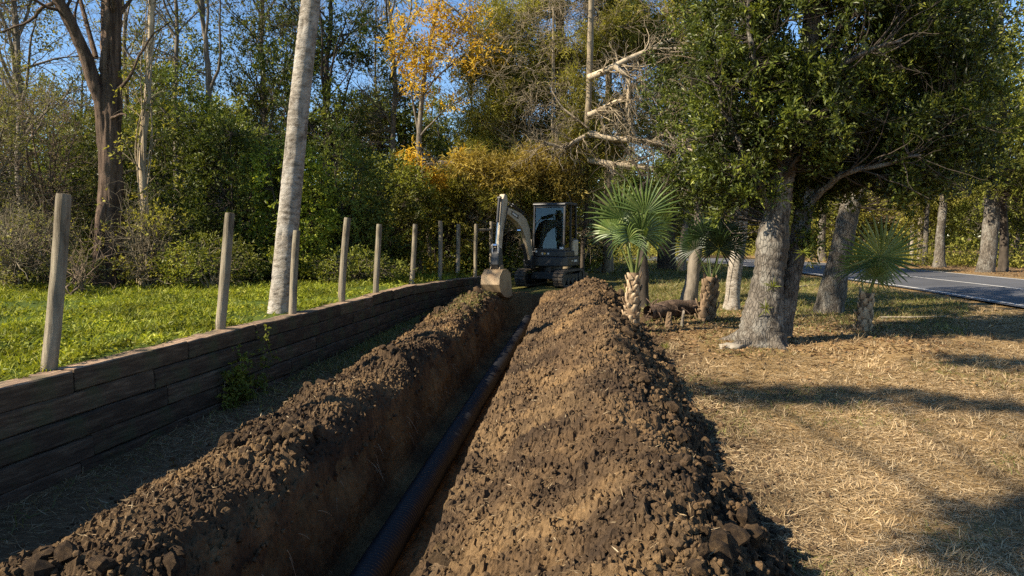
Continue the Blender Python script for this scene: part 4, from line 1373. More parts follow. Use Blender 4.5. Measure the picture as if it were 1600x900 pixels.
tall_tree('leafy_tree', 'mid-green tree with a half-bare top behind the dark evergreen shrubs', 430, 29, MAT['bark_grey'], MAT['leaf_mid'], 306, 14, 0.16, (-.4, 0), 5, 0.3, 32, 240, 1100, 520, 0.13, 0.055, -0.1, blobs=((330, 95, 28, (1.6, 1.3, 1.1), 100, 22), (415, 60, 28.5, (1.3, 1.2, 0.9), 80, 22)))
tall_tree('leafy_tree', 'olive tree behind the big brown tree', 190, 27, MAT['bark_grey'], MAT['leaf_mid'], 307, 12, 0.15, (0.2, 0), 5, 0.25, 30, 220, 1000, 480, 0.13, 0.055, 0.0, blobs=((230, 150, 26, (1.5, 1.2, 1.2), 120, 22), (120, 220, 27, (1.8, 1.3, 1.2), 140, 22)))

# ---- orange autumn tree
def orange_tree():
    t = Tree(311)
    D = 24.0
    b = below(P(655, 420, D))
    A = t.limb([b, P(652, 300, D), P(655, 200, D), P(665, 100, D), P(690, -20, D), P(700, -140, D)], 0.11, 0.035, 30, 8, rough=0.06)
    B = t.limb([P(672, 400, D + .6), P(658, 230, D + .5), P(640, 130, D + .4), P(625, 60, D)], 0.07, 0.02, 20, 7)
    limbs = [[P(660, 150, D), P(690, 110, D - .4), P(740, 70, D - .8), P(775, 20, D - 1)], [P(660, 160, D), P(630, 120, D), P(612, 90, D)], [P(668, 90, D), P(640, 60, D - .3), P(618, 40, D - .3)], [P(690, 0, D), P(730, 30, D - .6), P(765, 80, D - .8)],
             [P(655, 260, D), P(690, 250, D - .6), P(730, 260, D - 1.0), P(770, 280, D - 1.2)], [P(655, 215, D), P(700, 165, D - .5), P(740, 150, D - .6)]]
    for L_ in limbs:
        t.limb(L_, 0.035, 0.010, 12, 5, wob=0.02)
    rng = t.rng
    for (px, py, rx, rz, n) in ((655, 45, 1.0, 0.7, 60), (690, 85, 0.95, 0.6, 55), (640, 100, 0.75, 0.6, 40), (735, 40, 0.8, 0.8, 52), (760, 95, 0.55, 0.55, 26), (700, 20, 0.9, 0.5, 44), (660, 140, 0.45, 0.3, 20), (700, 155, 0.4, 0.25, 12), (620, 70, 0.5, 0.4, 18),
                                (675, 255, 0.95, 0.30, 34), (715, 275, 0.8, 0.30, 30), (650, 240, 0.4, 0.2, 12)):
        t.foliage(P(px, py, D - 0.5), (rx * 1.15, 0.9, rz * 1.1), int(n * 0.9), 16, 0.32, 0.17, 0.045, 0.3, 0.48, 1.3, up=-0.1, hang=0.3, twigr=0.009, bias=0.08)
    t.finish('autumn_tree', 'thin tree with bright orange and yellow autumn leaves against the sky', 'tree', b, MAT['bark_grey'], MAT['leaf_orange'])
orange_tree()

# ---- feathery cypresses behind the excavator
def cypress(name, label, px, D, seed, lean, blobs, leafm, r=0.24, top=-160):
    t = Tree(seed)
    rng = t.rng
    b = below(P(px, 400, D))
    A = t.limb([b, P(px + lean * .3, 250, D), P(px + lean * .6, 100, D), P(px + lean, 0, D), P(px + lean * 1.4, top, D)], r, r * 0.5, 50, 12, rough=0.08, flare=0.5)
    q = grow(rng, A[0], A[1], 46, 0.12, 0.98, (1.1, 1.6), (1.2, 3.0), 0.22, 9, 0.10, 0.0)
    t.twigs(*q, ns=5)
    q2 = grow(rng, *q, 620, 0.15, 1, (0.4, 1.0), (0.4, 1.4), 0.6, 6, 0.26, -0.03, rmin=0.008)
    t.twigs(*q2)
    q3 = grow(rng, *q2, 3200, 0.1, 1, (0.4, 1.2), (0.25, 0.7), 0.7, 5, 0.45, -0.05, rmin=0.0065)
    t.twigs(*q3)
    t.nodes += [q[0].reshape(-1, 3), q2[0].reshape(-1, 3)]; t.nr += [q[1].ravel(), q2[1].ravel()]
    for (px2, py2, D2, rad, n) in blobs:
        t.foliage(P(px2, py2, D2), rad, int(n * 2.1), 32, 0.40, 0.17, 0.030, 0.35, 0.32, 0.9, up=-0.05, hang=0.15, twigr=0.010)
    return t.finish(name, label, 'tree', b, MAT['bark_cypress'], leafm)

cypress('cypress_tree', 'tall feathery olive cypress with a pale trunk straight behind the excavator', 878, 25.5, 321, -4,
        [(800, 160, 24.6, (1.4, 1.0, 1.1), 200), (760, 120, 24.8, (0.9, 0.9, 0.9), 80), (800, 40, 24.8, (1.1, 0.9, 0.9), 80), (840, 230, 25, (1.6, 1.2, 1.0), 220), (770, 250, 25, (1.3, 1.0, 0.7), 130), (830, 90, 25, (1.3, 1.0, 1.0), 110), (900, 60, 25, (1.4, 1.2, 1.2), 150), (880, -20, 25.5, (1.8, 1.3, 1.0), 150), (950, 30, 25, (1.2, 1.0, 1.0), 100), (830, 290, 25, (1.4, 1.0, 0.6), 120), (770, 200, 26, (1.0, 0.9, 0.8), 80), (800, 300, 23.8, (1.4, 0.8, 0.5), 70), (860, 310, 24.5, (1.4, 0.8, 0.5), 70), (905, 230, 23.6, (0.9, 0.8, 1.2), 90), (740, 310, 25.5, (1.3, .9, .7), 90), (690, 300, 25.0, (1.2, .9, .6), 70), (900, 150, 23.6, (0.8, 0.7, 0.8), 50)], MAT['leaf_olive'])
cypress('cypress_tree', 'feathery olive cypress right behind the crooked dead limbs', 950, 29, 322, 2,
        [(985, 60, 26.5, (1.6, 1.2, 1.2), 170), (1040, 40, 26, (1.5, 1.2, 1.2), 170), (1080, 90, 26, (1.3, 1.2, 1.0), 110), (1000, 0, 26, (2.0, 1.3, 1.0), 170), (930, 190, 27.5, (1.3, 1.0, 1.2), 90), (1010, 170, 28, (1.8, 1.0, 1.3), 120)], MAT['leaf_olive'], 0.17)
cypress('cypress_tree', 'golden brown cypress with drooping foliage low above the excavator', 862, 24.0, 323, 3,
        [(800, 275, 23.5, (1.3, 0.9, 0.6), 60), (850, 265, 23.5, (1.2, 0.9, 0.7), 80), (885, 290, 23.5, (0.8, 0.8, 0.55), 60), (740, 262, 23.5, (0.9, 0.7, 0.5), 36), (905, 245, 23.8, (0.8, 0.8, 0.7), 50), (940, 230, 24, (0.8, 0.7, 0.6), 34)], MAT['leaf_gold'], 0.05, top=150)

# ---- dead bleached limbs hanging between cypress and oak
def dead_tree():
    t = Tree(331)
    D = 22.7
    b = below(P(884, 418, D + 1.2))
    t.limb([b, P(892, 340, D + 1.1), P(912, 250, D + .6), P(919, 180, D + .2), P(920, 150, D + .1), P(922, 60, D), P(926, -60, D), P(928, -160, D)], 0.105, 0.08, 60, 14, rough=0.14, flare=0.3, ridge=0.06, mat=1)
    L = [
        ([P(921, 121, D), P(938, 115, D - .3), P(960, 103, D - .5), P(1010, 80, D - .4), P(1052, 60, D - .2)], 0.07, 0.03),
        ([P(960, 104, D - .5), P(983, 120, D - .6), P(985, 140, D - .6), P(980, 160, D - .5), P(982, 180, D - .4), P(990, 205, D - .3), P(996, 222, D - .2)], 0.052, 0.026),
        ([P(984, 132, D - .6), P(1010, 142, D - .5), P(1050, 158, D - .4), P(1068, 166, D - .4), P(1095, 180, D - .4)], 0.045, 0.018),
        ([P(920, 180, D + .1), P(945, 168, D - .2), P(960, 160, D - .4), P(982, 152, D - .5)], 0.06, 0.035),
        ([P(919, 208, D + .2), P(960, 218, D - .1), P(1000, 219, D - .2), P(1050, 228, D - .4), P(1084, 236, D - .6)], 0.065, 0.03),
        ([P(919, 210, D + .2), P(900, 220, D), P(880, 232, D - .2), P(850, 222, D - .4)], 0.05, 0.025),
        ([P(919, 250, D + .3), P(950, 256, D), P(1010, 262, D - .2), P(1060, 269, D - .3), P(1098, 273, D - .3)], 0.06, 0.045),
        ([P(1020, 76, D - .4), P(1080, 75, D - .5), P(1118, 78, D - .5), P(1130, 80, D - .5)], 0.02, 0.012),
        ([P(1030, 148, D - .4), P(1065, 140, D - .6), P(1082, 128, D - .6)], 0.02, 0.012),
        ([P(919, 200, D), P(880, 170, D), P(862, 140, D)], 0.02, 0.012),
    ]
    for pts, a, c in L:
        q = t.limb(pts, a * 1.6, c * 1.6, 16, 8, wob=0.006)
        tw = grow(t.rng, *q, 26, 0.1, 1, (0.4, 1.2), (0.4, 1.5), 0.35, 7, 0.28, -0.02)
        t.twigs(*tw, ns=4)
        tw2 = grow(t.rng, *tw, 170, 0.1, 1, (0.4, 1.2), (0.2, 0.8), 0.6, 5, 0.35, -0.05, rmin=0.007)
        t.twigs(*tw2)
    t.finish('dead_tree', 'dead tree with crooked bleached bare limbs reaching towards the oak', 'tree', b, MAT['bark_bleached'])
dead_tree()

# ---- the big oak on the lawn
def oak():
    t = Tree(341)
    D = 11.6
    b = below(P(1192, 530, D), 0.12)
    t.limb([b, P(1192, 500, D), P(1200, 440, D), P(1210, 360, D), P(1222, 270, D), P(1240, 180, D), P(1265, 60, D), P(1280, -120, D)], 0.265, 0.09, 150, 48, rough=0.12, flare=0.75, ridge=0.04)
    t.limb([P(1215, 520, D + .25), P(1232, 450, D + .2), P(1245, 390, D + .25), P(1258, 320, D + .3), P(1300, 220, D + .4), P(1350, 110, D + .5), P(1390, 0, D + .6)], 0.17, 0.07, 90, 30, rough=0.12, flare=0.4, ridge=0.04)
    for pts in ([P(1195, 528, D), P(1160, 538, D - .25), P(1128, 545, D - .4)], [P(1200, 530, D - .1), P(1215, 543, D - .4), P(1232, 556, D - .6)], [P(1180, 526, D + .2), P(1150, 528, D + .3), P(1118, 527, D + .4)]):
        pts = [pts[0] + np.array((0, 0, .10)), below(pts[1], -0.035), below(pts[2], 0.05)]
        t.limb(pts, 0.16, 0.035, 24, 14, rough=0.14, keep=False, ridge=0.04)
    for pts in ([P(1212, 340, D), P(1180, 270, D - .2), P(1140, 200, D - .4), P(1110, 130, D - .4)], [P(1222, 270, D), P(1190, 190, D - .6), P(1180, 90, D - 1), P(1170, -20, D - 1)], [P(1245, 170, D), P(1300, 120, D - .7), P(1370, 80, D - 1.1), P(1440, 60, D - 1.2)],
                [P(1300, 220, D + .4), P(1370, 210, D + .2), P(1440, 190, D), P(1500, 180, D)], [P(1258, 320, D + .3), P(1310, 270, D - .3), P(1370, 260, D - .6), P(1420, 250, D - .8)], [P(1235, 210, D), P(1260, 160, D + .8), P(1300, 60, D + 1.4)]):
        t.limb(pts, 0.07, 0.02, 16, 7, wob=0.03)
    for (PP, RR) in list(t.limbs):
        q = grow(t.rng, PP, RR, 16, 0.35, 1, (0.4, 1.1), (0.5, 1.3), 0.35, 8, 0.2, 0.05)
        t.twigs(*q, ns=5)
        t.nodes.append(q[0][:, 2:].reshape(-1, 3)); t.nr.append(q[1][:, 2:].ravel())
    kw = dict(shell=0.4, gap=0.34, gscale=1.2, twigr=0.012, spread=0.75, up=0.3)
    for (px, py, dd, rad, n) in (
        (1180, 60, -.3, (1.0, 1.1, 0.9), 230), (1150, 150, -.2, (0.75, 0.9, 0.8), 170), (1150, 240, -.2, (0.62, 0.8, 0.55), 130), (1120, 230, .2, (0.42, 0.6, 0.8), 80),
        (1270, 60, -.5, (1.1, 1.2, 0.9), 260), (1270, 160, -.5, (1.0, 1.1, 0.8), 230), (1360, 60, -.3, (1.1, 1.2, 0.9), 240), (1370, 160, -.2, (1.0, 1.1, 0.75), 200), (1330, 230, -.2, (0.95, 1.0, 0.6), 160),
        (1450, 60, 0, (0.95, 1.1, 0.95), 180), (1450, 160, 0, (0.8, 1.0, 0.75), 130), (1420, 240, .2, (0.8, .9, 0.5), 80), (1235, 250, .5, (0.8, 0.8, 0.6), 120), (1230, -60, -.3, (1.5, 1.4, 0.9), 160), (1390, -60, -.2, (1.6, 1.4, 0.9), 160), (1310, -150, 0, (1.6, 1.4, 0.9), 120),
        (1272, 300, .1, (0.35, 0.35, 0.45), 36), (1190, 300, -.1, (0.45, 0.5, 0.25), 30), (1262, 370, .05, (0.16, 0.2, 0.35), 14), (1120, 320, .6, (0.3, 0.5, 0.25), 22), (1305, 275, -.1, (0.5, .5, .35), 50), (1350, 290, 0, (0.7, .7, .35), 70), (1410, 285, .1, (0.7, .7, .35), 60), (1470, 240, .1, (0.7, .8, .5), 70), (1500, 140, 0, (0.6, .9, .8), 80)):
        t.foliage(P(px, py, D + dd), rad, int(n * 1.35), 30, 0.21, 0.088, 0.035, **kw)
    # tufts of air plants on the trunk
    for (px, py) in ((1207, 448), (1196, 483), (1255, 395)):
        c = P(px, py, D - 0.33)
        dd = unit(t.rng.normal(0, 1, (26, 3)) + np.array((0, -0.8, 0.3)))
        add_leaves(t.leaf, np.repeat(c[None], 26, 0), 0.16, 0.014, t.rng, dd, 0.1, np.full(26, 0.75))
    t.finish('oak_tree', 'broad dark-leaved oak with a thick pale grey trunk on the dry lawn', 'tree', b, MAT['bark_oak'], MAT['leaf_oak'])
oak()
# ---- other trees standing on the lawn and by the road
def lawn_tree(name, label, pts, r0, r1, bark, leafm, seed, blobs=(), twn=20, ns=14, flare=0.35, L=0.10, Wd=0.042, gap=0.3, per=26, crad=0.24, bias=0.0, n=50, vine=0, group=None):
    """pts: (px, py, D) up the trunk"""
    t = Tree(seed)
    w = [P(*p) for p in pts]
    w[0] = below(w[0], 0.08)
    A = t.limb(w, r0, r1, n, ns, rough=0.12, flare=flare)
    for k in range(vine):
        c = A[0][0]
        v = []
        for h in np.linspace(0.02, 0.8, 20):
            p = c[int(h * (n - 1))]
            a = k * 1.9 + h * 3.0
            v.append(p + np.array((math.cos(a), math.sin(a), 0)) * r0 * 1.02)
        t.limb(v, 0.016, 0.010, 40, 5, keep=False)
    if twn:
        q = grow(t.rng, A[0], A[1], twn, 0.45, 1.0, (0.5, 1.2), (0.8, 2.2), 0.35, 8, 0.18, 0.08)
        t.twigs(*q, ns=5)
        q2 = grow(t.rng, *q, twn * 8, 0.15, 1, (0.4, 1.1), (0.3, 1.0), 0.6, 5, 0.25, 0.0)
        t.twigs(*q2)
        t.nodes += [q[0].reshape(-1, 3), q2[0].reshape(-1, 3)]; t.nr += [q[1].ravel(), q2[1].ravel()]
    for (px, py, D, rad, nn) in blobs:
        t.foliage(P(px, py, D), rad, nn, per, crad, L, Wd, 0.45, gap, 1.0, bias=bias, twigr=0.012)
    return t.finish(name, label, 'tree', w[0], bark, leafm, group)

lawn_tree('oak_tree', 'leaning grey oak trunk between the thick oak and the right-hand fan palm', [(1294, 490, 15.6), (1306, 430, 15.6), (1322, 350, 15.6), (1338, 290, 15.6), (1352, 200, 15.6), (1380, 60, 15.6), (1400, -80, 15.6)], 0.25, 0.12, MAT['bark_oak'], MAT['leaf_oak'], 401,
          [(1400, 230, 15.2, (1.3, 1.2, 1.0), 240), (1480, 180, 15.2, (1.2, 1.2, 1.1), 220), (1500, 80, 15.4, (1.2, 1.2, 1.2), 220), (1420, 60, 16, (1.6, 1.3, 1.3), 220), (1340, 250, 16.2, (1.2, 1.0, 0.7), 110), (1510, 255, 15.4, (0.7, 0.8, 0.5), 60), (1440, -60, 15.6, (2.2, 1.6, 1.0), 160)])
lawn_tree('pale_tree', 'slim pale trunk draped with dark vines between the dark fan palm and the thick oak', [(1142, 487, 16.2), (1146, 430, 16.2), (1156, 370, 16.2), (1160, 300, 16.2), (1150, 200, 16.4), (1140, 80, 16.4), (1138, -60, 16.4)], 0.15, 0.08, MAT['bark_pale'], MAT['leaf_oak'], 402,
          [(1110, 250, 16, (0.9, 1.0, 0.9), 150), (1090, 160, 16.4, (0.9, 1.0, 1.0), 150), (1110, 60, 16.4, (1.1, 1.1, 1.1), 160), (1150, 300, 16.4, (0.8, 0.8, 0.4), 70), (1080, -40, 16.4, (1.5, 1.2, 1.0), 110)], vine=4)
lawn_tree('dark_tree', 'dark crooked trunk just left of the shaded middle palm', [(1073, 474, 17.0), (1082, 440, 17.0), (1086, 400, 17.0), (1094, 360, 17.1), (1092, 280, 17.2), (1085, 150, 17.4)], 0.16, 0.07, MAT['bark_grey'], MAT['leaf_dark'], 403,
          [(1070, 290, 17.4, (0.9, 1.0, 0.5), 90), (1110, 330, 17.6, (0.7, 0.8, 0.5), 60), (1050, 160, 18, (0.8, 0.9, 0.9), 60)], twn=12, gap=0.35)
lawn_tree('dark_tree', 'short dark trunk hidden behind the left fan palm', [(1006, 474, 16.6), (1005, 430, 16.6), (1004, 380, 16.6), (1002, 320, 16.8), (1004, 285, 17)], 0.13, 0.06, MAT['bark_dark'], MAT['leaf_dark'], 404,
          [(1010, 290, 17, (0.8, 0.8, 0.45), 70)], twn=8, gap=0.4)
lawn_tree('dark_tree', 'thick dark trunk standing before the far bend of the road', [(1041, 418, 31), (1042, 380, 31), (1046, 320, 31), (1048, 230, 31), (1050, 90, 31)], 0.34, 0.2, MAT['bark_dark'], MAT['leaf_dark'], 405,
          [(1030, 300, 31, (1.8, 1.2, 1.0), 110), (1090, 280, 31, (1.6, 1.2, 1.0), 100), (1060, 180, 31, (2.4, 1.4, 1.6), 160)], L=0.16, Wd=0.07, crad=0.35)
lawn_tree('dark_tree', 'thin dark trunk beside the thick dark one at the road bend', [(1065, 418, 30), (1068, 380, 30), (1073, 320, 30), (1075, 200, 30)], 0.15, 0.1, MAT['bark_grey'], MAT['leaf_mid'], 406,
          [(1130, 320, 32, (1.8, 1.2, 0.9), 100), (1180, 290, 32, (1.6, 1.2, 1.0), 90)], L=0.15, Wd=0.065, crad=0.35)
lawn_tree('thin_tree', 'thin dark stem right behind the excavator cab', [(909, 425, 23.6), (911, 380, 23.6), (917, 330, 23.6), (915, 250, 23.8), (905, 120, 24)], 0.07, 0.04, MAT['bark_dark'], MAT['leaf_olive'], 407,
          [(925, 300, 23.8, (0.6, 0.6, 0.4), 30)], twn=10, gap=0.4)
lawn_tree('roadside_tree', 'thick pale trunk at the right edge beyond the road', [(1538, 428, 29), (1545, 390, 29), (1550, 330, 29), (1556, 250, 29), (1560, 120, 29), (1560, -60, 29)], 0.27, 0.16, MAT['bark_oak'], MAT['leaf_mid'], 408,
          [(1570, 260, 28, (1.8, 1.6, 1.2), 170), (1530, 190, 28, (1.7, 1.5, 1.3), 150), (1600, 150, 28, (2.0, 1.6, 1.6), 200), (1560, 60, 28.5, (2.4, 1.8, 1.6), 220), (1630, 300, 28, (1.4, 1.4, 1.0), 110), (1590, -40, 28.5, (2.6, 1.8, 1.4), 180)], L=0.15, Wd=0.07, crad=0.36, bias=0.05)
lawn_tree('roadside_tree', 'dark thin trunk close beside the thick pale one beyond the road', [(1567, 428, 30), (1569, 380, 30), (1566, 300, 30), (1570, 150, 30)], 0.17, 0.1, MAT['bark_dark'], MAT['leaf_mid'], 409, [(1580, 240, 31, (1.4, 1.2, 1.0), 70)], L=0.15, Wd=0.07, crad=0.36)
lawn_tree('roadside_tree', 'pale forked trunk beyond the road, left of the thick one', [(1467, 412, 33), (1469, 370, 33), (1474, 320, 33), (1478, 200, 33)], 0.21, 0.11, MAT['bark_oak'], MAT['leaf_olive'], 410, [(1480, 280, 33, (1.7, 1.4, 1.2), 110), (1440, 240, 33.5, (1.6, 1.4, 1.2), 110), (1500, 180, 33, (1.8, 1.4, 1.4), 120)], L=0.15, Wd=0.06, crad=0.36, bias=-0.1)
lawn_tree('roadside_tree', 'slim pale trunk beyond the road right behind the fan palm', [(1445, 406, 37), (1447, 360, 37), (1450, 300, 37), (1448, 180, 37)], 0.12, 0.08, MAT['bark_oak'], MAT['leaf_olive'], 411, [(1430, 290, 37, (1.8, 1.4, 1.3), 110), (1400, 220, 37, (2.0, 1.4, 1.4), 110)], L=0.16, Wd=0.06, crad=0.4)
lawn_tree('roadside_tree', 'pale trunk seen between the thick oak and the leaning oak', [(1284, 402, 43), (1284, 370, 43), (1286, 330, 43), (1290, 220, 43)], 0.22, 0.15, MAT['bark_oak'], MAT['leaf_mid'], 412, [(1290, 300, 43, (2.4, 1.6, 1.3), 120), (1340, 260, 43, (2.4, 1.6, 1.6), 120)], L=0.18, Wd=0.08, crad=0.45, bias=0.05)
lawn_tree('roadside_tree', 'thin straight trunk far beyond the road left of the forked pale one', [(1425, 400, 41), (1426, 350, 41), (1430, 260, 41), (1432, 150, 41)], 0.11, 0.08, MAT['bark_pale'], MAT['leaf_olive'], 413, [(1380, 310, 42, (2.0, 1.5, 1.4), 110), (1440, 330, 41, (1.4, 1.2, 0.7), 50)], L=0.18, Wd=0.07, crad=0.42)

# ---- the wood further back: a few kinds, copied
def wood_proto(seed, bark, leafm, H, r, width, low, n, per, L, Wd, gap, twn):
    t = Tree(seed)
    rng = t.rng
    b = np.zeros(3)
    A = t.limb([b, (rng.normal(0, .1), 0, H * .3), (rng.normal(0, .2), rng.normal(0, .2), H * .6), (rng.normal(0, .3), 0, H)], r, r * .25, 24, 7, rough=0.06)
    q = grow(rng, A[0], A[1], twn, low, 0.98, (0.5, 1.2), (width * 0.6, width * 1.2), 0.4, 8, 0.15, 0.05)
    t.twigs(*q, ns=4)
    q2 = grow(rng, *q, twn * 8, 0.15, 1, (0.4, 1.0), (0.5, 1.4), 0.6, 5, 0.22, 0.02, rmin=0.008)
    t.twigs(*q2)
    t.nodes += [q[0].reshape(-1, 3), q2[0].reshape(-1, 3)]; t.nr += [q[1].ravel(), q2[1].ravel()]
    for k in range(7):
        a = k * 2.4
        z = H * (low + (1 - low) * (0.12 + 0.8 * k / 6))
        w = width * (0.75 - 0.35 * abs(k / 6 - 0.4))
        t.foliage((math.cos(a) * width * 0.4, math.sin(a) * width * 0.4, z), (w, w, H * (1 - low) * 0.17), n // 7, per, 0.42, L, Wd, 0.5, gap, 0.8, twigr=0.012)
    return t

WOOD = [
    ('evergreen_tree', wood_proto(501, MAT['bark_dark'], MAT['leaf_dark'], 8.5, 0.16, 2.1, 0.06, 520, 24, 0.17, 0.085, 0.28, 24), MAT['bark_dark'], MAT['leaf_dark'], 'dark evergreen tree'),
    ('leafy_tree', wood_proto(502, MAT['bark_grey'], MAT['leaf_mid'], 9.5, 0.15, 2.0, 0.12, 440, 24, 0.16, 0.08, 0.3, 24), MAT['bark_grey'], MAT['leaf_mid'], 'mid green leafy tree'),
    ('leafy_tree', wood_proto(503, MAT['bark_grey'], MAT['leaf_olive'], 9.0, 0.14, 1.9, 0.12, 420, 26, 0.17, 0.06, 0.32, 24), MAT['bark_grey'], MAT['leaf_olive'], 'olive yellow leafy tree'),
    ('thin_tree', wood_proto(504, MAT['bark_grey'], MAT['leaf_grey'], 12.5, 0.075, 1.9, 0.2, 230, 16, 0.14, 0.06, 0.35, 60), MAT['bark_grey'], MAT['leaf_grey'], 'thin half-bare grey tree'),
]
ZONES = [('crowded behind the shrubs left of the pale palm trunk', 'wood left of the pale palm'), ('deep in the wood between the pale palm and the excavator', 'wood right of the pale palm'),
         ('rising behind the excavator', 'wood behind the excavator'), ('across the bend of the road', 'wood across the road bend'), ('beyond the road on the right', 'wood beyond the road')]
roots = []
for (nm, t, bk, lf, lab) in WOOD:
    roots.append(t.finish(nm, lab, 'tree', (0, 0, 0), bk, lf))
rngw = np.random.default_rng(9)
SPOTS = []
for px in range(-60, 640, 58):                                   # behind the shrubs on the left
    SPOTS.append((px + rngw.normal(0, 14), rngw.uniform(29, 33), rngw.choice([0, 0, 1, 1, 2]), rngw.uniform(0.62, 0.82)))
for px in range(-80, 800, 62):
    SPOTS.append((px + rngw.normal(0, 18), rngw.uniform(37, 46), rngw.choice([0, 1, 1, 3]), rngw.uniform(0.75, 1.0)))
for px in (30, 250, 480, 600, 745, 800):
    SPOTS.append((px + rngw.normal(0, 8), rngw.uniform(28, 34), 3, rngw.uniform(0.9, 1.1)))
for px in range(640, 900, 52):
    SPOTS.append((px + rngw.normal(0, 10), rngw.uniform(31, 35), rngw.choice([1, 2, 2]), rngw.uniform(0.55, 0.72)))
for px in range(840, 1280, 48):                                  # across the bend of the road
    SPOTS.append((px + rngw.normal(0, 14), rngw.uniform(57, 66), rngw.choice([0, 1, 1, 2]), rngw.uniform(0.9, 1.3)))
for px in range(1270, 1460, 40):                                 # beyond the road on the right
    SPOTS.append((px + rngw.normal(0, 10), rngw.uniform(46, 54), rngw.choice([1, 2, 2, 0]), rngw.uniform(0.9, 1.25)))
for px in range(1440, 1700, 46):
    SPOTS.append((px + rngw.normal(0, 10), rngw.uniform(36, 42), rngw.choice([1, 2, 0, 1]), rngw.uniform(0.9, 1.2)))
seen_proto = set()
for (px, D, k, sc) in SPOTS:
    k = int(k)
    r = roots[k] if k not in seen_proto else copy_tree(roots[k])
    seen_proto.add(k)
    p = P(px, 400, D)
    zo = ZONES[0 if px < 450 else 1 if px < 700 else 2 if D < 50 and px < 900 else 3 if D > 55 else 4]
    tag(r, WOOD[k][4] + ' ' + zo[0], 'tree', WOOD[k][4] + 's, ' + zo[1])
    r.location = (p[0], p[1], float(gz(p[0], p[1])) - 0.05)
    r.rotation_euler = (0, 0, rngw.uniform(0, 6.28))
    r.scale = (sc * rngw.uniform(0.9, 1.15),) * 2 + (sc,)

# the far edge of the wood, too far to tell one tree from the next
def far_wood():
    rng = np.random.default_rng(77)
    g = Geo()
    n = 46000
    X = rng.uniform(-75, 95, n); D = 74 + 10 * rng.uniform(-1, 1, n) + np.abs(X) * 0.12
    x, y = X * RGT[0] + D * FWH[0], X * RGT[1] + D * FWH[1]
    top = 6.0 + 2.6 * fbm(X * 0.16, 0 * X, 0, 4, 78)
    z = top * rng.uniform(0, 1, n) ** 0.8 + 0.5
    add_leaves(g, np.stack([x, y, z], -1), 0.85, 0.5, rng, None, 1, np.clip(0.42 + 0.3 * fbm(X * 0.5, z * 0.5, D * 0.5, 2, 79) + rng.normal(0, 0.12, n), 0, 1))
    o = g.build('far_wood', MAT['leaf_mid'], smooth=False)
    tag(o, 'far green wood closing the view behind the road and the trees', 'wood', kind='stuff')
far_wood()

# low growth along the far verge and under the far wood
def undergrowth(name, label, kind_mat, spots, seed, n_each, L, Wd):
    rng = np.random.default_rng(seed)
    g = Geo()
    for (px, D, w, h) in spots:
        p0 = P(px, 400, D)
        n = n_each
        p = np.stack([p0[0] + rng.normal(0, w, n), p0[1] + rng.normal(0, w * .6, n), np.zeros(n)], -1)
        p[:, 2] = gz(p[:, 0], p[:, 1]) + np.abs(rng.normal(0, h * 0.45, n)) * (0.6 + 0.8 * _hash(np.floor(p[:, 0] * 1.2), np.floor(p[:, 1] * 1.2), 0 * p[:, 0], seed))
        add_leaves(g, p, L, Wd, rng, None, 1, np.clip(rng.normal(0.45, 0.2, n), 0, 1), up=0.4)
    o = g.build(name, kind_mat, smooth=False)
    tag(o, label, 'undergrowth', kind='stuff')
undergrowth('undergrowth', 'dense leafy undergrowth filling the wood behind the fence', MAT['leaf_dark'], [(px, 21.5, 1.3, 1.2) for px in range(-60, 560, 70)] + [(px, 26.5, 1.3, 1.2) for px in range(-60, 720, 70)], 61, 1500, 0.16, 0.08)
undergrowth('undergrowth', 'sunlit leafy undergrowth behind the excavator and beyond the road', MAT['leaf_olive'], [(px, D, 1.8, 1.1) for px, D in ((640, 25), (700, 28), (760, 29), (830, 33), (880, 35), (940, 40), (1180, 54), (1120, 55), (1060, 55), (1000, 56), (940, 56), (1260, 50), (1330, 46), (1400, 42), (1460, 38), (1520, 36), (1580, 34), (1640, 34))], 62, 1300, 0.17, 0.07)

# ---- a tree out of the picture on the left, whose shadow falls on the lawn
def bank_tree():
    t = Tree(601)
    x, y = W(-7.6, -2.6)
    b = np.array((x, y, float(gz(x, y)) - .05))
    t.limb([b, b + (0.1, 0.2, 4.0), b + (0.2, 0.6, 7.5), b + (0.3, 0.9, 9.4)], 0.19, 0.06, 30, 10, rough=0.08)
    for (X, D, z, rx, ry, n) in ((-6.6, 0.6, 8.3, 0.8, 0.36, 50), (-7.2, 0.25, 8.2, 0.6, 0.25, 26), (-7.5, 4.2, 8.4, 0.75, 0.5, 52), (-6.6, 3.8, 8.6, 0.8, 0.34, 46), (-6.0, 3.3, 8.9, 0.5, 0.25, 20), (-4.2, 5.2, 9.3, 0.9, 0.4, 40), (-5.1, 5.6, 9.2, 0.7, 0.3, 26), (-7.8, -1.2, 9.4, 1.5, 1.2, 90)):
        c = np.array((*W(X, D), z))
        t.limb([b + (0.2, 0.6, 7.2), b * 0.5 + c * 0.5 + (0, 0, 3.9 - z * 0.0), c - (0, 0, 0.1)] if False else [b + (0.2, 0.6, 7.2), (b + (0.2, 0.6, 8.0)) * 0.5 + c * 0.5, c], 0.05, 0.012, 12, 6, wob=0.03)
        t.foliage(c, (rx, ry, 0.3), n, 24, 0.26, 0.12, 0.05, 0.3, 0.3, 1.2)
    t.finish('leafy_tree', 'tall spreading tree on the bank beside the photographer', 'tree', b, MAT['bark_grey'], MAT['leaf_mid'])
bank_tree()

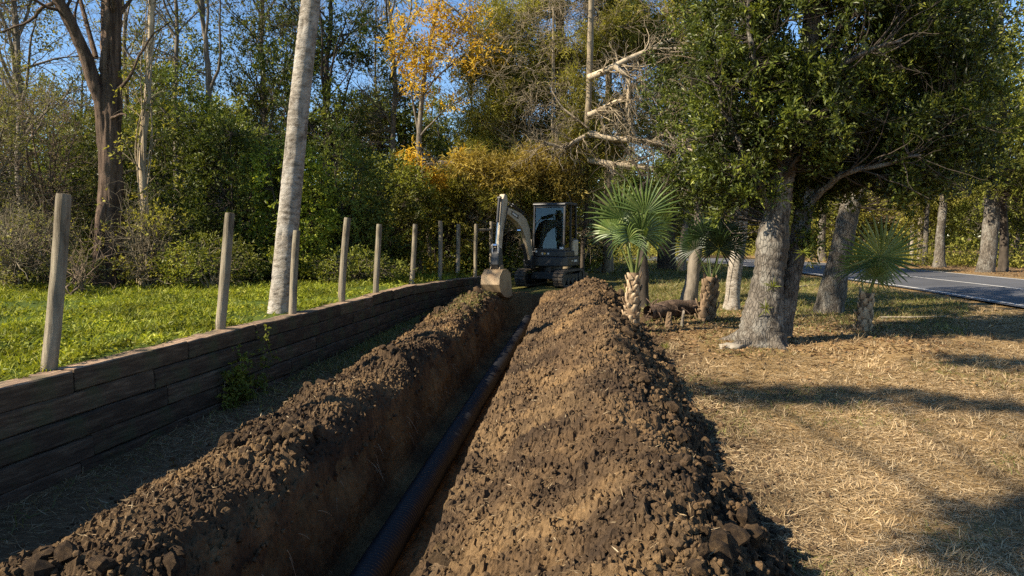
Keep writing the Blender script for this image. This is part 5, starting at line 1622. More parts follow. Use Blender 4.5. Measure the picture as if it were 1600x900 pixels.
# ------------------------------------------------------------------ fan palms
def fan_palm(label, px, py_base, D, trunk_h, r, fronds, seed, boot_mat, leafm, nboot=34, lean=(0, 0)):
    rng = np.random.default_rng(seed)
    b = below(P(px, py_base, D), 0.06)
    root = empty('fan_palm', b)
    tag(root, label, 'palm')
    top = np.array((lean[0], lean[1], trunk_h + 0.06))
    g = Geo()
    g.tubes(poly([(0, 0, 0), top * 0.5 + np.array((0.01, 0, 0)), top], 14), np.interp(np.linspace(0, 1, 14), [0, .1, .6, 1], [r * 1.15, r, r * 0.95, r * 0.6])[None], 16)
    g.build('trunk', MAT['boot_dark'], root)
    # the criss-cross of old leaf bases
    protos = []
    for k in range(4):
        g = Geo()
        w, l = 0.062 + 0.010 * k, 0.105 + 0.014 * k
        st = np.linspace(0, 1, 7)
        V = []
        for s_ in st:
            out_ = 0.004 + 0.045 * s_ ** 1.3 + 0.012 * math.sin(s_ * 3)
            hw = w * (1 - 0.52 * s_) * (0.9 + 0.1 * math.cos(s_ * 9 + k))
            th = 0.022 * (1 - 0.4 * s_)
            for (a, o_) in ((-hw, 0), (-hw * 0.5, th), (0, th * 1.25), (hw * 0.5, th), (hw, 0), (0, -th * 0.4)):
                V.append((a + 0.01 * math.sin(s_ * 4 + k * 2), out_ + o_, s_ * l))
        V = np.array(V)
        q = [(i * 6 + j, i * 6 + (j + 1) % 6, i * 6 + 6 + (j + 1) % 6, i * 6 + 6 + j) for i in range(6) for j in range(6)]
        g.add(V, q, rnd=np.repeat(np.linspace(0.3, 0.75, 7), 6))
        g.ngon(V[-6:], [list(range(6))], rnd=0.9)
        protos.append(g.mesh('leaf_base', boot_mat, smooth=False))
    for i in range(nboot):
        h = (i + 0.3) / nboot
        a = i * 2.399 + rng.normal(0, 0.15)
        o = bpy.data.objects.new('leaf_base', protos[i % 4])
        COL.objects.link(o)
        o.parent = root
        c = top * h * 0.92
        rr = r * (0.92 - 0.25 * h)
        o.location = (c[0] + math.cos(a) * rr, c[1] + math.sin(a) * rr, c[2])
        o.rotation_euler = (rng.normal(0.0, 0.12), rng.normal(0, 0.15), a - math.pi / 2)
        s_ = rng.uniform(0.85, 1.25) * r / 0.15
        o.scale = (s_, s_, s_ * rng.uniform(0.9, 1.3))
    for (dx, dy, dz, R, spread, facing, droop, rnd) in fronds:
        # hub offset from the trunk top in camera terms: dx right, dy away, dz up
        hub = top + dx * RGT + dy * FWH + np.array((0, 0, dz))
        s0 = top + np.array((0, 0, -0.04)) + 0.04 * unit(np.array((dx, dy, 0)) @ np.stack([RGT, FWH, (0, 0, 1)]) + 1e-6)
        mid = (s0 + hub) / 2 + np.array((0, 0, 0.12 * math.hypot(dx, dy)))
        g = Geo()
        g.tubes(poly([s0, mid, hub], 9), np.linspace(0.018, 0.010, 9)[None] * (R / 0.6), 6, rnd=0.85)
        ax = unit(hub - mid)
        face = {'cam': -FWH * 1.0 + np.array((0, 0, 0.25)), 'up': np.array((0, 0, 1.0)) - 0.2 * FWH, 'left': -RGT * 0.6 - FWH * 0.6 + np.array((0, 0, .5)), 'right': RGT * 0.6 - FWH * 0.6 + np.array((0, 0, .5)), 'back': FWH + np.array((0, 0, .3))}[facing]
        fan_leaf(g, hub, ax, R, rng, spread, int(13 * spread), 0.30, droop, unit(face), rnd)
        g.build('frond', leafm, root, smooth=False)
    return root

fan_palm('fan palm with a sunlit criss-cross tan trunk at the end of the earth heap', 985, 522, 12.7, 1.05, 0.125, [
    (-0.24, -0.1, 0.92, 0.70, 1.3, 'cam', 0.20, 0.6), (0.12, -0.2, 1.0, 0.72, 1.4, 'cam', 0.18, 0.55), (0.34, 0.0, 0.80, 0.60, 1.4, 'right', 0.35, 0.6), (-0.34, 0.1, 0.68, 0.58, 1.5, 'left', 0.5, 0.5),
    (0.05, -0.28, 0.66, 0.60, 2.2, 'cam', 0.85, 0.4), (0.24, -0.15, 0.56, 0.55, 2.0, 'right', 1.0, 0.4), (-0.16, -0.2, 0.55, 0.55, 2.0, 'left', 1.0, 0.45), (-0.1, 0.3, 0.85, 0.6, 1.5, 'back', 0.4, 0.5), (0.2, 0.3, 0.7, 0.58, 1.7, 'up', 0.6, 0.5)], 701, MAT['boot_tan'], MAT['palm'], 56, (0.06, 0))
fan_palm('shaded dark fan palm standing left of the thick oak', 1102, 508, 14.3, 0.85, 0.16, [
    (-0.18, -0.1, 0.78, 0.52, 1.6, 'cam', 0.3, 0.15), (0.18, -0.15, 0.85, 0.52, 1.6, 'cam', 0.3, 0.1), (0.36, 0.0, 0.58, 0.54, 1.8, 'right', 0.5, 0.1), (-0.3, 0.1, 0.52, 0.54, 1.8, 'left', 0.6, 0.1), (0.05, -0.3, 0.55, 0.56, 2.4, 'cam', 0.6, 0.25), (0.0, 0.3, 0.75, 0.55, 1.7, 'back', 0.4, 0.3)], 702, MAT['boot_dark'], MAT['palm_shaded'], 46, (0.1, 0))  # low frond tones and the darkened leaf colour paint its shade
fan_palm('small fan palm with one big round fan facing the camera, by the road', 1349, 515, 13.0, 0.68, 0.125, [
    (0.16, -0.14, 0.64, 0.78, 3.05, 'cam', 0.04, 0.7), (0.26, 0.0, 0.45, 0.5, 2.0, 'right', 0.6, 0.55), (-0.14, 0.0, 0.43, 0.5, 1.9, 'left', 0.55, 0.6), (0.05, -0.2, 0.28, 0.42, 2.2, 'cam', 0.9, 0.6)], 703, MAT['boot_tan'], MAT['palm'], 36, (0.03, 0))

# ------------------------------------------------------------------ mini excavator
def excavator():
    cream = plain_mat('cream excavator paint', (0.46, 0.385, 0.27), 0.42, dirt=(0.25, 0.18, 0.10), dirt_amt=0.55, dscale=5)
    white = plain_mat('white excavator paint', (0.70, 0.68, 0.62), 0.4, dirt=(0.3, 0.22, 0.13), dirt_amt=0.5, dscale=6)
    dark = plain_mat('charcoal paint', (0.022, 0.023, 0.024), 0.4, dirt=(0.10, 0.075, 0.05), dirt_amt=0.35, dscale=6)
    rubber = plain_mat('dusty rubber track', (0.045, 0.040, 0.034), 0.85, dirt=(0.24, 0.165, 0.095), dirt_amt=0.85, dscale=7)
    steel = plain_mat('worn bucket steel', (0.30, 0.215, 0.12), 0.5, metal=0.15, dirt=(0.17, 0.095, 0.045), dirt_amt=0.8, dscale=6)
    chrome = plain_mat('cylinder rod chrome', (0.7, 0.7, 0.7), 0.15, metal=1.0)
    hose = plain_mat('black hose', (0.012, 0.012, 0.012), 0.5)
    seatm = plain_mat('grey seat vinyl', (0.05, 0.055, 0.06), 0.6)
    decal = plain_mat('pale decal', (0.62, 0.6, 0.55), 0.5)
    amber = plain_mat('amber decal', (0.55, 0.30, 0.05), 0.5)
    glass, nt, b, out = new_mat('tinted cab glass')
    tr = nt.nodes.new('ShaderNodeBsdfTransparent'); tr.inputs[0].default_value = (0.62, 0.70, 0.66, 1)
    gl = nt.nodes.new('ShaderNodeBsdfGlossy'); gl.inputs['Roughness'].default_value = 0.0
    lw = nt.nodes.new('ShaderNodeFresnel'); lw.inputs[0].default_value = 1.5
    mx = nt.nodes.new('ShaderNodeMixShader')
    nt.links.new(lw.outputs[0], mx.inputs[0]); nt.links.new(tr.outputs[0], mx.inputs[1]); nt.links.new(gl.outputs[0], mx.inputs[2])
    nt.links.new(mx.outputs[0], out.inputs[0])

    th = math.radians(25)
    f = -math.sin(th) * RGT - math.cos(th) * FWH
    x, y = W(1.15, 22.14)
    root = empty('mini_excavator', (x, y, float(gz(x, y)) + 0.02), math.atan2(-f[0], f[1]))
    tag(root, 'cream and charcoal mini excavator with closed cab and lowered bucket', 'excavator')
    # tracks
    for sx in (-1, 1):
        x0, x1 = (0.45, 0.75) if sx > 0 else (-0.75, -0.45)
        prof = [(0.72, 0.0), (0.86, 0.06), (0.94, 0.2), (0.92, 0.34), (0.82, 0.44), (0.6, 0.47), (-0.6, 0.47), (-0.82, 0.44), (-0.92, 0.34), (-0.94, 0.2), (-0.86, 0.06), (-0.72, 0.0)]
        inner = [(y_ * 0.9, 0.235 + (z_ - 0.235) * 0.82) for y_, z_ in prof]
        g = Geo()
        n = len(prof)
        V = []
        for xx in (x0, x1):
            V += [(xx, a, c) for a, c in prof] + [(xx, a, c) for a, c in inner]
        F_ = []
        for i in range(n):
            j = (i + 1) % n
            F_ += [[i, 2 * n + i, 2 * n + j, j], [n + j, 3 * n + j, 3 * n + i, n + i], [i, j, n + j, n + i], [2 * n + j, 2 * n + i, 3 * n + i, 3 * n + j]]
        g.ngon(V, F_)
        tr_ = g.build('track', rubber, root, smooth=False)
        # tread bars round the belt, two across
        pp = np.array(prof + prof[:1]); Lc = np.concatenate([[0], np.cumsum(np.hypot(*np.diff(pp, axis=0).T))])
        nb = 44
        proto = Geo().box((-0.066, -0.030, -0.004), (0.066, 0.030, 0.026)).mesh('tread_bar', rubber, smooth=False)
        for i in range(nb):
            u = (i + 0.5) / nb * Lc[-1]
            c = np.array([np.interp(u, Lc, pp[:, 0]), np.interp(u, Lc, pp[:, 1])])
            e = np.array([np.interp((u + 0.02) % Lc[-1], Lc, pp[:, 0]), np.interp((u + 0.02) % Lc[-1], Lc, pp[:, 1])]) - c
            ang = math.atan2(e[1], e[0])
            for k in (-1, 1):
                o = bpy.data.objects.new('tread_bar', proto); COL.objects.link(o); o.parent = tr_
                o.location = ((x0 + x1) / 2 + k * 0.078, c[0], c[1])
                o.rotation_euler = (ang + math.pi, 0, 0)
        for (yy, rr) in ((0.70, 0.17), (-0.70, 0.17), (-0.35, 0.09), (0.0, 0.09), (0.35, 0.09)):
            g = Geo().cyl(((x0 + 0.03), yy, 0.235 if rr > .1 else 0.13), ((x1 - 0.03), yy, 0.235 if rr > .1 else 0.13), rr, ns=20)
            g.build('wheel', dark, tr_, smooth=False, bevel=0.01)
        g = Geo().box((x0 + 0.06, -0.6, 0.14), (x1 - 0.06, 0.6, 0.34))
        g.build('track_frame', dark, tr_, smooth=False, bevel=0.01)
    g = Geo().box((-0.45, -0.45, 0.2), (0.45, 0.45, 0.42)); g.cyl((0, 0, 0.42), (0, 0, 0.58), 0.36, ns=28)
    g.build('undercarriage', dark, root, smooth=False, bevel=0.015)
    g = Geo()
    prof = [(1.20, 0.02), (1.24, 0.10), (1.22, 0.22), (1.26, 0.34), (1.22, 0.34), (1.17, 0.22), (1.17, 0.06)]
    prof = [(-a, c) for a, c in prof][::-1]
    g.prism(prof, -0.74, 0.74, 'x'); g.box((-0.36, -1.2, 0.12), (-0.28, -0.5, 0.22)); g.box((0.28, -1.2, 0.12), (0.36, -0.5, 0.22))
    g.build('dozer_blade', steel, root, smooth=False, bevel=0.008)
    # upper body
    g = Geo()
    g.prism([(-0.72, 0.60), (-0.60, 0.62), (-0.60, 0.58), (0.66, 0.58), (0.70, 0.66), (0.70, 1.02), (0.62, 1.06), (-0.70, 1.06)], 0, 0.001, 'x') if False else None
    body = [(0.72, -0.55), (0.72, 0.35), (0.50, 0.62), (-0.62, 0.62), (-0.72, 0.45), (-0.72, -0.55), (-0.60, -0.82), (-0.3, -0.95), (0.3, -0.95), (0.60, -0.82)]
    g.prism(body, 0.58, 0.86, 'z'); g.build('house', dark, root, smooth=False, bevel=0.03)
    g = Geo(); body2 = [(0.70, -0.5), (0.70, 0.28), (0.48, 0.30), (0.42, -0.15), (-0.66, -0.2), (-0.70, -0.5), (-0.58, -0.80), (-0.3, -0.92), (0.3, -0.92), (0.58, -0.80)]
    g.prism(body2, 0.865, 1.36, 'z'); g.build('engine_cover', cream, root, smooth=False, bevel=0.05)
    g = Geo(); g.box((-0.70, -0.2, 0.862), (0.40, 0.60, 1.03)); g.build('cab_base', dark, root, smooth=False, bevel=0.02)
    # cab
    cx0, cx1, cy0, cy1, z0, z1 = -0.66, 0.34, -0.50, 0.58, 1.03, 2.36
    cabr = Geo()
    pw = 0.055
    for (xx, yy, yt) in ((cx0, cy1, cy1 - 0.09), (cx1, cy1, cy1 - 0.09), (cx0, cy0, cy0 + 0.04), (cx1, cy0, cy0 + 0.04), (cx0, 0.02, 0.02)):
        xa, xb = (xx, xx + pw) if xx < 0 else (xx - pw, xx)
        a = yy if yy < 0 else yy - pw
        t_ = yt if yy < 0 else yt - pw
        v = [(xa, a, z0), (xb, a, z0), (xb, a + pw, z0), (xa, a + pw, z0), (xa, t_, z1), (xb, t_, z1), (xb, t_ + pw, z1), (xa, t_ + pw, z1)]
        cabr.add(v, [(3, 2, 1, 0), (4, 5, 6, 7), (0, 1, 5, 4), (1, 2, 6, 5), (2, 3, 7, 6), (3, 0, 4, 7)])
    cabr.box((cx0 + pw, cy1 - 0.052, z0 + 0.002), (cx1 - pw, cy1 - 0.004, z0 + 0.07))
    cabr.box((cx0 + pw, cy1 - 0.118, z1 - 0.075), (cx1 - pw, cy1 - 0.098, z1 - 0.002))
    cabr.box((cx0 + 0.004, cy0 + pw + 0.002, z0 + 0.30), (cx0 + 0.05, 0.018, z0 + 0.36))
    cabr.box((cx0 + 0.004, 0.078, z0 + 0.004), (cx0 + 0.05, cy1 - pw - 0.01, z0 + 0.09))
    cab = cabr.build('cab', dark, root, smooth=False, bevel=0.012)
    g = Geo(); g.prism([(cy0 - 0.02, z1 + 0.002), (cy1 - 0.04, z1 + 0.002), (cy1 - 0.06, z1 + 0.06), (cy1 - 0.2, z1 + 0.085), (cy0 + 0.1, z1 + 0.085), (cy0 - 0.02, z1 + 0.05)], cx0 - 0.015, cx1 + 0.015, 'x')
    g.build('roof', dark, cab, smooth=False, bevel=0.02)
    def pane(pts, nm='window'):
        g = Geo(); pts = np.array(pts, float)
        nrm = np.cross(pts[1] - pts[0], pts[2] - pts[0]); nrm = nrm / np.linalg.norm(nrm) * 0.005
        g.add(np.concatenate([pts, pts + nrm]), [(3, 2, 1, 0), (4, 5, 6, 7), (0, 1, 5, 4), (1, 2, 6, 5), (2, 3, 7, 6), (3, 0, 4, 7)])
        return g.build(nm, glass, cab, smooth=False)
    pane([(cx0 + pw, cy1 - 0.03, z0 + 0.07), (cx1 - pw, cy1 - 0.03, z0 + 0.07), (cx1 - pw, cy1 - 0.115, z1 - 0.07), (cx0 + pw, cy1 - 0.115, z1 - 0.07)], 'windscreen')
    pane([(cx0 + 0.03, 0.08, z0 + 0.09), (cx0 + 0.03, cy1 - 0.06, z0 + 0.09), (cx0 + 0.03, cy1 - 0.145, z1), (cx0 + 0.03, 0.08, z1)], 'door_window')
    pane([(cx0 + 0.03, cy0 + 0.06, z0 + 0.36), (cx0 + 0.03, 0.02, z0 + 0.36), (cx0 + 0.03, 0.02, z1), (cx0 + 0.03, cy0 + 0.09, z1)], 'side_window')
    pane([(cx1 - 0.03, cy0 + 0.06, z0), (cx1 - 0.03, cy1 - 0.06, z0), (cx1 - 0.03, cy1 - 0.145, z1), (cx1 - 0.03, cy0 + 0.09, z1)], 'side_window')
    pane([(cx0 + pw, cy0 + 0.03, z0 + 0.34), (cx1 - pw, cy0 + 0.03, z0 + 0.34), (cx1 - pw, cy0 + 0.065, z1), (cx0 + pw, cy0 + 0.065, z1)], 'rear_window')
    g = Geo(); g.box((-0.40, -0.30, 1.10), (0.08, 0.14, 1.26)); g.prism([(-0.30, 1.26), (-0.18, 1.26), (-0.28, 1.82), (-0.40, 1.80)], -0.38, 0.06, 'x'); g.box((-0.28, -0.38, 1.83), (-0.04, -0.30, 1.98))
    g.build('seat', seatm, root, smooth=False, bevel=0.04)
    for xx in (-0.46, 0.14):
        g = Geo(); g.box((xx - 0.05, -0.15, 1.04), (xx + 0.05, 0.28, 1.40)); g.cyl((xx, 0.2, 1.40), (xx, 0.24, 1.58), 0.012); g.cyl((xx, 0.238, 1.56), (xx, 0.25, 1.66), 0.026)
        g.build('control_lever', dark, root, smooth=False, bevel=0.01)
    g = Geo(); g.cyl((-0.2, 0.42, 1.03), (-0.22, 0.40, 1.42), 0.012); g.cyl((-0.08, 0.42, 1.03), (-0.06, 0.40, 1.42), 0.012); g.build('travel_lever', dark, root, smooth=False)
    g = Geo(); g.box((cx0 + 0.02, cy1 + 0.0, 1.08), (cx0 + 0.13, cy1 + 0.05, 1.15)); g.build('work_light', white, root, smooth=False, bevel=0.01)
    g = Geo(); g.box((-0.1, 0.602, 0.93), (0.06, 0.606, 0.985)); g.build('warning_decal', amber, root, smooth=False)
    g = Geo(); g.box((-0.722, -0.35, 0.70), (-0.7205, -0.10, 0.76)); g.box((-0.722, 0.0, 0.72), (-0.7205, 0.12, 0.745)); g.build('side_decal', decal, root, smooth=False)
    for xx in (0.0, -0.18, 0.2):
        g = Geo(); g.cyl((xx, cy1 + 0.001, 0.95 + 0.06 * (xx == 0.2)), (xx, cy1 + 0.045, 0.95 + 0.06 * (xx == 0.2)), 0.032, ns=14); g.build('lamp', white, root, smooth=False, bevel=0.006)
    # swing post, boom, arm and bucket all work in the plane x = bx
    bx = 0.36
    g = Geo(); g.prism([(0.55, 0.50), (0.86, 0.52), (0.90, 0.75), (0.80, 0.90), (0.66, 0.90), (0.56, 0.75)], bx - 0.13, bx + 0.13, 'x'); g.build('swing_bracket', dark, root, smooth=False, bevel=0.02)
    boom_poly = [(0.70, 0.680), (0.82, 0.710), (1.04, 1.099), (1.20, 1.407), (1.44, 1.670), (1.76, 1.850), (2.15, 1.980), (2.50, 2.080), (2.60, 2.160), (2.56, 2.250), (2.46, 2.260), (2.00, 2.190), (1.50, 2.100), (1.14, 1.950), (0.92, 1.690), (0.82, 1.342), (0.70, 0.888), (0.64, 0.758)]
    g = Geo(); g.prism(boom_poly, bx - 0.085, bx + 0.085, 'x'); boom = g.build('boom', cream, root, smooth=False, bevel=0.012)
    for sx in (-1, 1):
        xa = bx + sx * 0.0865
        g = Geo()
        q = [(1.72, 1.93), (2.18, 2.06), (2.16, 2.16), (1.69, 2.04)]
        g.prism(q, xa - 0.002, xa + 0.002, 'x'); pl = g.build('name_plate', dark, boom, smooth=False)
        g = Geo()
        q = [(1.79, 1.98), (2.11, 2.07), (2.10, 2.115), (1.775, 2.025)]
        g.prism(q, xa + sx * 0.0022 - 0.001, xa + sx * 0.0022 + 0.001, 'x'); g.build('plate_mark', decal, pl, smooth=False)
    # boom cylinder in front/under the boom
    def ram(p0, p1, r, split, nm, xx):
        p0, p1 = np.array((xx, *p0)), np.array((xx, *p1))
        m_ = p0 + (p1 - p0) * split
        g = Geo(); g.cyl(p0, m_, r, ns=16); g.cyl(p0 - (0.05, 0, 0), p0 + (0.05, 0, 0), r * 1.1, ns=14)
        c_ = g.build(nm, dark, root, smooth=False, bevel=0.006)
        g = Geo(); g.cyl(m_, p1, r * 0.55, ns=12); g.cyl(p1 - (0.05, 0, 0), p1 + (0.05, 0, 0), r * 1.0, ns=14)
        g.build('piston_rod', chrome, c_, smooth=False)
    ram((0.88, 0.62), (1.44, 1.62), 0.055, 0.62, 'boom_cylinder', bx)
    ram((1.26, 2.12), (2.40, 2.46), 0.048, 0.6, 'arm_cylinder', bx)
    arm_poly = [(2.36, 2.430), (2.44, 2.570), (2.56, 2.590), (2.66, 2.450), (2.72, 2.130), (2.86, 1.399), (2.94, 0.920), (2.90, 0.855), (2.80, 0.872), (2.70, 1.318), (2.58, 1.830), (2.48, 2.050), (2.42, 2.230)]
    g = Geo(); g.prism(arm_poly, bx - 0.072, bx + 0.072, 'x'); arm = g.build('arm', cream, root, smooth=False, bevel=0.012)
    ram((2.74, 2.480), (2.98, 1.220), 0.042, 0.52, 'bucket_cylinder', bx)
    g = Geo()
    for sx in (-1, 1):
        g.prism([(2.95, 1.260), (3.02, 1.240), (3.00, 0.800), (2.98, 0.620), (2.92, 0.620), (2.93, 0.820)], bx + sx * 0.085 - 0.012, bx + sx * 0.085 + 0.012, 'x')
        g.prism([(2.80, 1.120), (2.86, 1.160), (3.02, 1.240), (2.98, 1.180)], bx + sx * 0.11 - 0.01, bx + sx * 0.11 + 0.01, 'x')
    g.build('linkage', white, root, smooth=False, bevel=0.006)
    g = Geo(); g.prism([(2.76, 0.940), (2.80, 1.120), (2.92, 1.160), (3.02, 1.000), (3.06, 0.720), (2.98, 0.560), (2.82, 0.560), (2.74, 0.700)], bx - 0.11, bx + 0.11, 'x'); g.build('bucket_coupler', dark, root, smooth=False, bevel=0.02)
    # bucket, curled with its mouth towards the machine
    sh = [(2.62, 0.480), (2.86, 0.600), (3.10, 0.580), (3.28, 0.420), (3.32, 0.200), (3.22, 0.000), (3.00, -0.140), (2.70, -0.180), (2.50, -0.140)]
    hw = 0.245
    g = Geo()
    sh = np.array(sh)
    nrm = np.gradient(sh, axis=0); nrm = unit(np.stack([nrm[:, 1], -nrm[:, 0]], -1)) * 0.022
    inn = sh + nrm * (1 if (nrm[3] @ (np.array((2.85, 0.220)) - sh[3])) > 0 else -1)
    n = len(sh)
    V = [(bx - hw, *p) for p in sh] + [(bx + hw, *p) for p in sh] + [(bx - hw, *p) for p in inn] + [(bx + hw, *p) for p in inn]
    Fq = []
    for i in range(n - 1):
        Fq += [[i, i + 1, n + i + 1, n + i], [2 * n + i + 1, 2 * n + i, 3 * n + i, 3 * n + i + 1]]
    Fq += [[0, n, 3 * n, 2 * n], [n - 1, 2 * n + n - 1, 3 * n + n - 1, n + n - 1]]
    g.ngon(V, Fq)
    for sx in (-1, 1):
        g.prism([tuple(p) for p in sh], bx + sx * hw - 0.012 + sx * 0.0135, bx + sx * hw + 0.012 + sx * 0.0135, 'x')
    bk = g.build('bucket', steel, root, smooth=False)
    for k in range(4):
        xx = bx - hw + 0.06 + k * (2 * hw - 0.12) / 3
        g = Geo(); g.prism([(2.52, -0.165), (2.52, -0.115), (2.34, -0.115), (2.34, -0.130)], xx - 0.035, xx + 0.035, 'x'); g.build('tooth', steel, bk, smooth=False, bevel=0.005)
    for sx in (-1, 1):
        g = Geo(); g.prism([(2.76, 0.520), (2.80, 0.700), (2.92, 0.700), (2.98, 0.680), (3.06, 0.560)], bx + sx * 0.13 - 0.012, bx + sx * 0.13 + 0.012, 'x'); g.build('bucket_ear', steel, bk, smooth=False, bevel=0.004)
    # hoses along the boom and the arm
    for k, xx in enumerate((bx - 0.11, bx + 0.11)):
        pts = poly([(xx, 0.66, 0.8), (xx, 0.74, 1.2), (xx, 0.82, 1.5), (xx, 0.96, 1.9), (xx, 1.4, 2.15), (xx, 2.0, 2.28), (xx, 2.35, 2.35), (xx, 2.5, 2.15), (xx, 2.72, 1.6)], 40)
        g = Geo(); g.tubes(pts, np.full((1, 40), 0.013), 8); g.build('hose', hose, root)
    for k in range(2):
        g = Geo(); g.tubes(poly([(-0.55 + k * 0.4, -0.3, z1 + 0.08), (-0.5 + k * 0.3, -0.25, z1 + 0.30), (-0.42 + k * 0.1, -0.2, z1 + 0.42)], 10), np.full((1, 10), 0.008), 6) if k == 0 else None
        if k == 0: g.build('aerial', dark, root)
excavator()
# ------------------------------------------------------------------ grass and other uncountable cover
def sector(rng, n, d0, d1, xa, xb, power=0.45):
    """spots spread ahead of the camera, thinning out with distance"""
    u = rng.uniform(0, 1, n)
    D = (d0 ** power + u * (d1 ** power - d0 ** power)) ** (1 / power)
    X = D * rng.uniform(xa, xb, n)
    p = X[:, None] * RGT[:2] + D[:, None] * FWH[:2]
    return p[:, 0], p[:, 1], X, D

OAK = P(1192, 530, 11.6)
def cover(name, label, mat, x, y, D, rng, L, Wd, lift, tilt, curl, kind='stuff', zoff=0.0, grow_w=0.22, grow_l=0.05, cat='grass', aim=None):
    n = len(x)
    z = gz(x, y) + zoff
    th = rng.uniform(0, 6.28, n) if aim is None else rng.normal(aim, 1.0, n)
    el = np.abs(rng.normal(lift, tilt, n))
    d = np.stack([np.cos(th) * np.cos(el), np.sin(th) * np.cos(el), np.sin(el)], -1)
    g = Geo()
    blade_strips(g, np.stack([x, y, z], -1), d, rng.uniform(L[0], L[1], n) * (1 + D * grow_l), rng.uniform(Wd[0], Wd[1], n) * (1 + D * grow_w), rng, curl, bend=np.array((0, 0, -0.25)))
    o = g.build(name, mat, smooth=False)
    tag(o, label, cat, kind=kind)
    return o

def wall_s(X, D):
    return X - np.interp(D, WALL_D, WALL_X)

def on_road(X, D):
    return (X > 10.6) & (X < 17.4) & (D < 38)

rg = np.random.default_rng(5)
# the dry lawn
x, y, X, D = sector(rg, 330000, 2.6, 26, -0.1, 0.95)
toe = 1.02 + 0.10 * vnoise(y * 0.5, 0 * y + 3, 0, 51) + 0.12 * vnoise(y * 2.0, x, 0, 15)
thin = 0.55 + 0.75 * fbm(x * 0.7, y * 0.7, 0, 3, 33) + 0.3 * fbm(x * 3, y * 3, 0, 2, 34)
thin = thin * (1 - 0.75 * sstep(13.5, 18, D))
k = (x > toe) & ~on_road(X, D) & (np.hypot(x - OAK[0], y - OAK[1]) > 0.45) & (rg.uniform(0, 1, len(x)) < np.clip(thin, 0.12, 1))
x, y, D = x[k], y[k], D[k]
cover('dry_grass', 'matted straw-coloured dry grass covering the lawn', MAT['straw'], x, y, D, rg, (0.03, 0.085), (0.0016, 0.0034), 0.05, 0.20, 0.9, zoff=0.006)
# a few standing tufts in it
n = 900
cx, cy, cX, cD = sector(rg, n, 3.0, 16, 0.12, 0.9)
k = (cx > 1.25) & ~on_road(cX, cD)
cx, cy, cD = cx[k], cy[k], cD[k]
m = 16
x = np.repeat(cx, m) + rg.normal(0, 0.025, len(cx) * m); y = np.repeat(cy, m) + rg.normal(0, 0.025, len(cx) * m); D = np.repeat(cD, m)
cover('dry_tufts', 'small tufts of pale grass standing up from the lawn', MAT['straw'], x, y, D, rg, (0.04, 0.10), (0.0016, 0.003), 0.75, 0.35, 0.7)
# greenish wisps in hollows of the lawn
x, y, X, D = sector(rg, 40000, 4.0, 14, 0.05, 0.9, 0.6)
k = (x > 1.2) & ~on_road(X, D) & (fbm(x * 0.8 + 4, y * 0.8, 0, 3, 47) > 0.28) & (np.hypot(x - OAK[0], y - OAK[1]) > 0.45)
cover('lawn_wisps', 'faint greenish grass wisps in patches of the dry lawn', MAT['thin_grass'], x[k], y[k], D[k], rg, (0.03, 0.08), (0.0016, 0.0032), 0.35, 0.3, 0.8)
# earth spilled from the heap onto the grass
n = 2600
y = 2.6 + 13 * rg.uniform(0, 1, n) ** 1.6
x = 1.0 + np.abs(rg.normal(0, 0.34, n))
sz = (0.004 + 0.02 * rg.uniform(0, 1, n) ** 3) * np.interp(y, [2, 14], [0.9, 1.6])
o = crumbs(None, np.stack([x, y, gz(x, y) + sz * 0.4 + 0.004], -1), sz, MAT['soil_dark'], 88, 'spilled_crumbs')
tag(o, 'dark crumbs of earth spilled from the heap onto the dry grass', 'soil crumbs', kind='stuff')
# green bank behind the wall: broad leafy weeds
x, y, X, D = sector(rg, 250000, 4.2, 24, -1.15, 0.02, 0.6)
s = wall_s(X, D)
edge = np.interp(X, [-30, -12, -6, 0, 3], [15.5, 16, 19.0, 25, 26])
den = np.clip(0.55 + 0.8 * fbm(x * 0.9, y * 0.9, 0, 3, 35), 0.06, 1) * (1 - 0.75 * sstep(-1.5, 1.5, D - edge))
k = (s < -0.20) & (rg.uniform(0, 1, len(x)) < den)
x, y, D = x[k], y[k], D[k]
hump = 0.10 * np.clip(fbm(x * 1.3, y * 1.3, 0, 3, 36), 0, 1)
br = rg.uniform(0, 1, len(x)) < 0.42
cover('green_grass', 'bright green grass on the bank behind the timber wall', MAT['grass'], x[~br], y[~br], D[~br], rg, (0.05, 0.15), (0.004, 0.010), 0.7, 0.4, 0.8, zoff=hump[~br], grow_w=0.05, grow_l=0.02)
g = Geo()
nb_ = int(br.sum())
th = rg.uniform(0, 6.28, nb_)
clump = 0.09 * np.clip(0.2 + fbm(x[br] * 2.2, y[br] * 2.2, 0, 2, 37), 0, 1) + hump[br]
add_leaves(g, np.stack([x[br], y[br], gz(x[br], y[br]) + clump * rg.uniform(0.2, 1.2, nb_)], -1), (0.068 * (1 + 0.015 * D[br]))[:, None], (0.032 * (1 + 0.015 * D[br]))[:, None], rg, np.stack([np.cos(th), np.sin(th), 0.25 + 0 * th], -1), 0.5, np.clip(rg.normal(0.5, 0.22, nb_), 0, 1), up=0.2)
o = g.build('leafy_weeds', MAT['grass'], smooth=False)
tag(o, 'low broad-leaved green weeds on the bank behind the timber wall', 'weeds', kind='stuff')
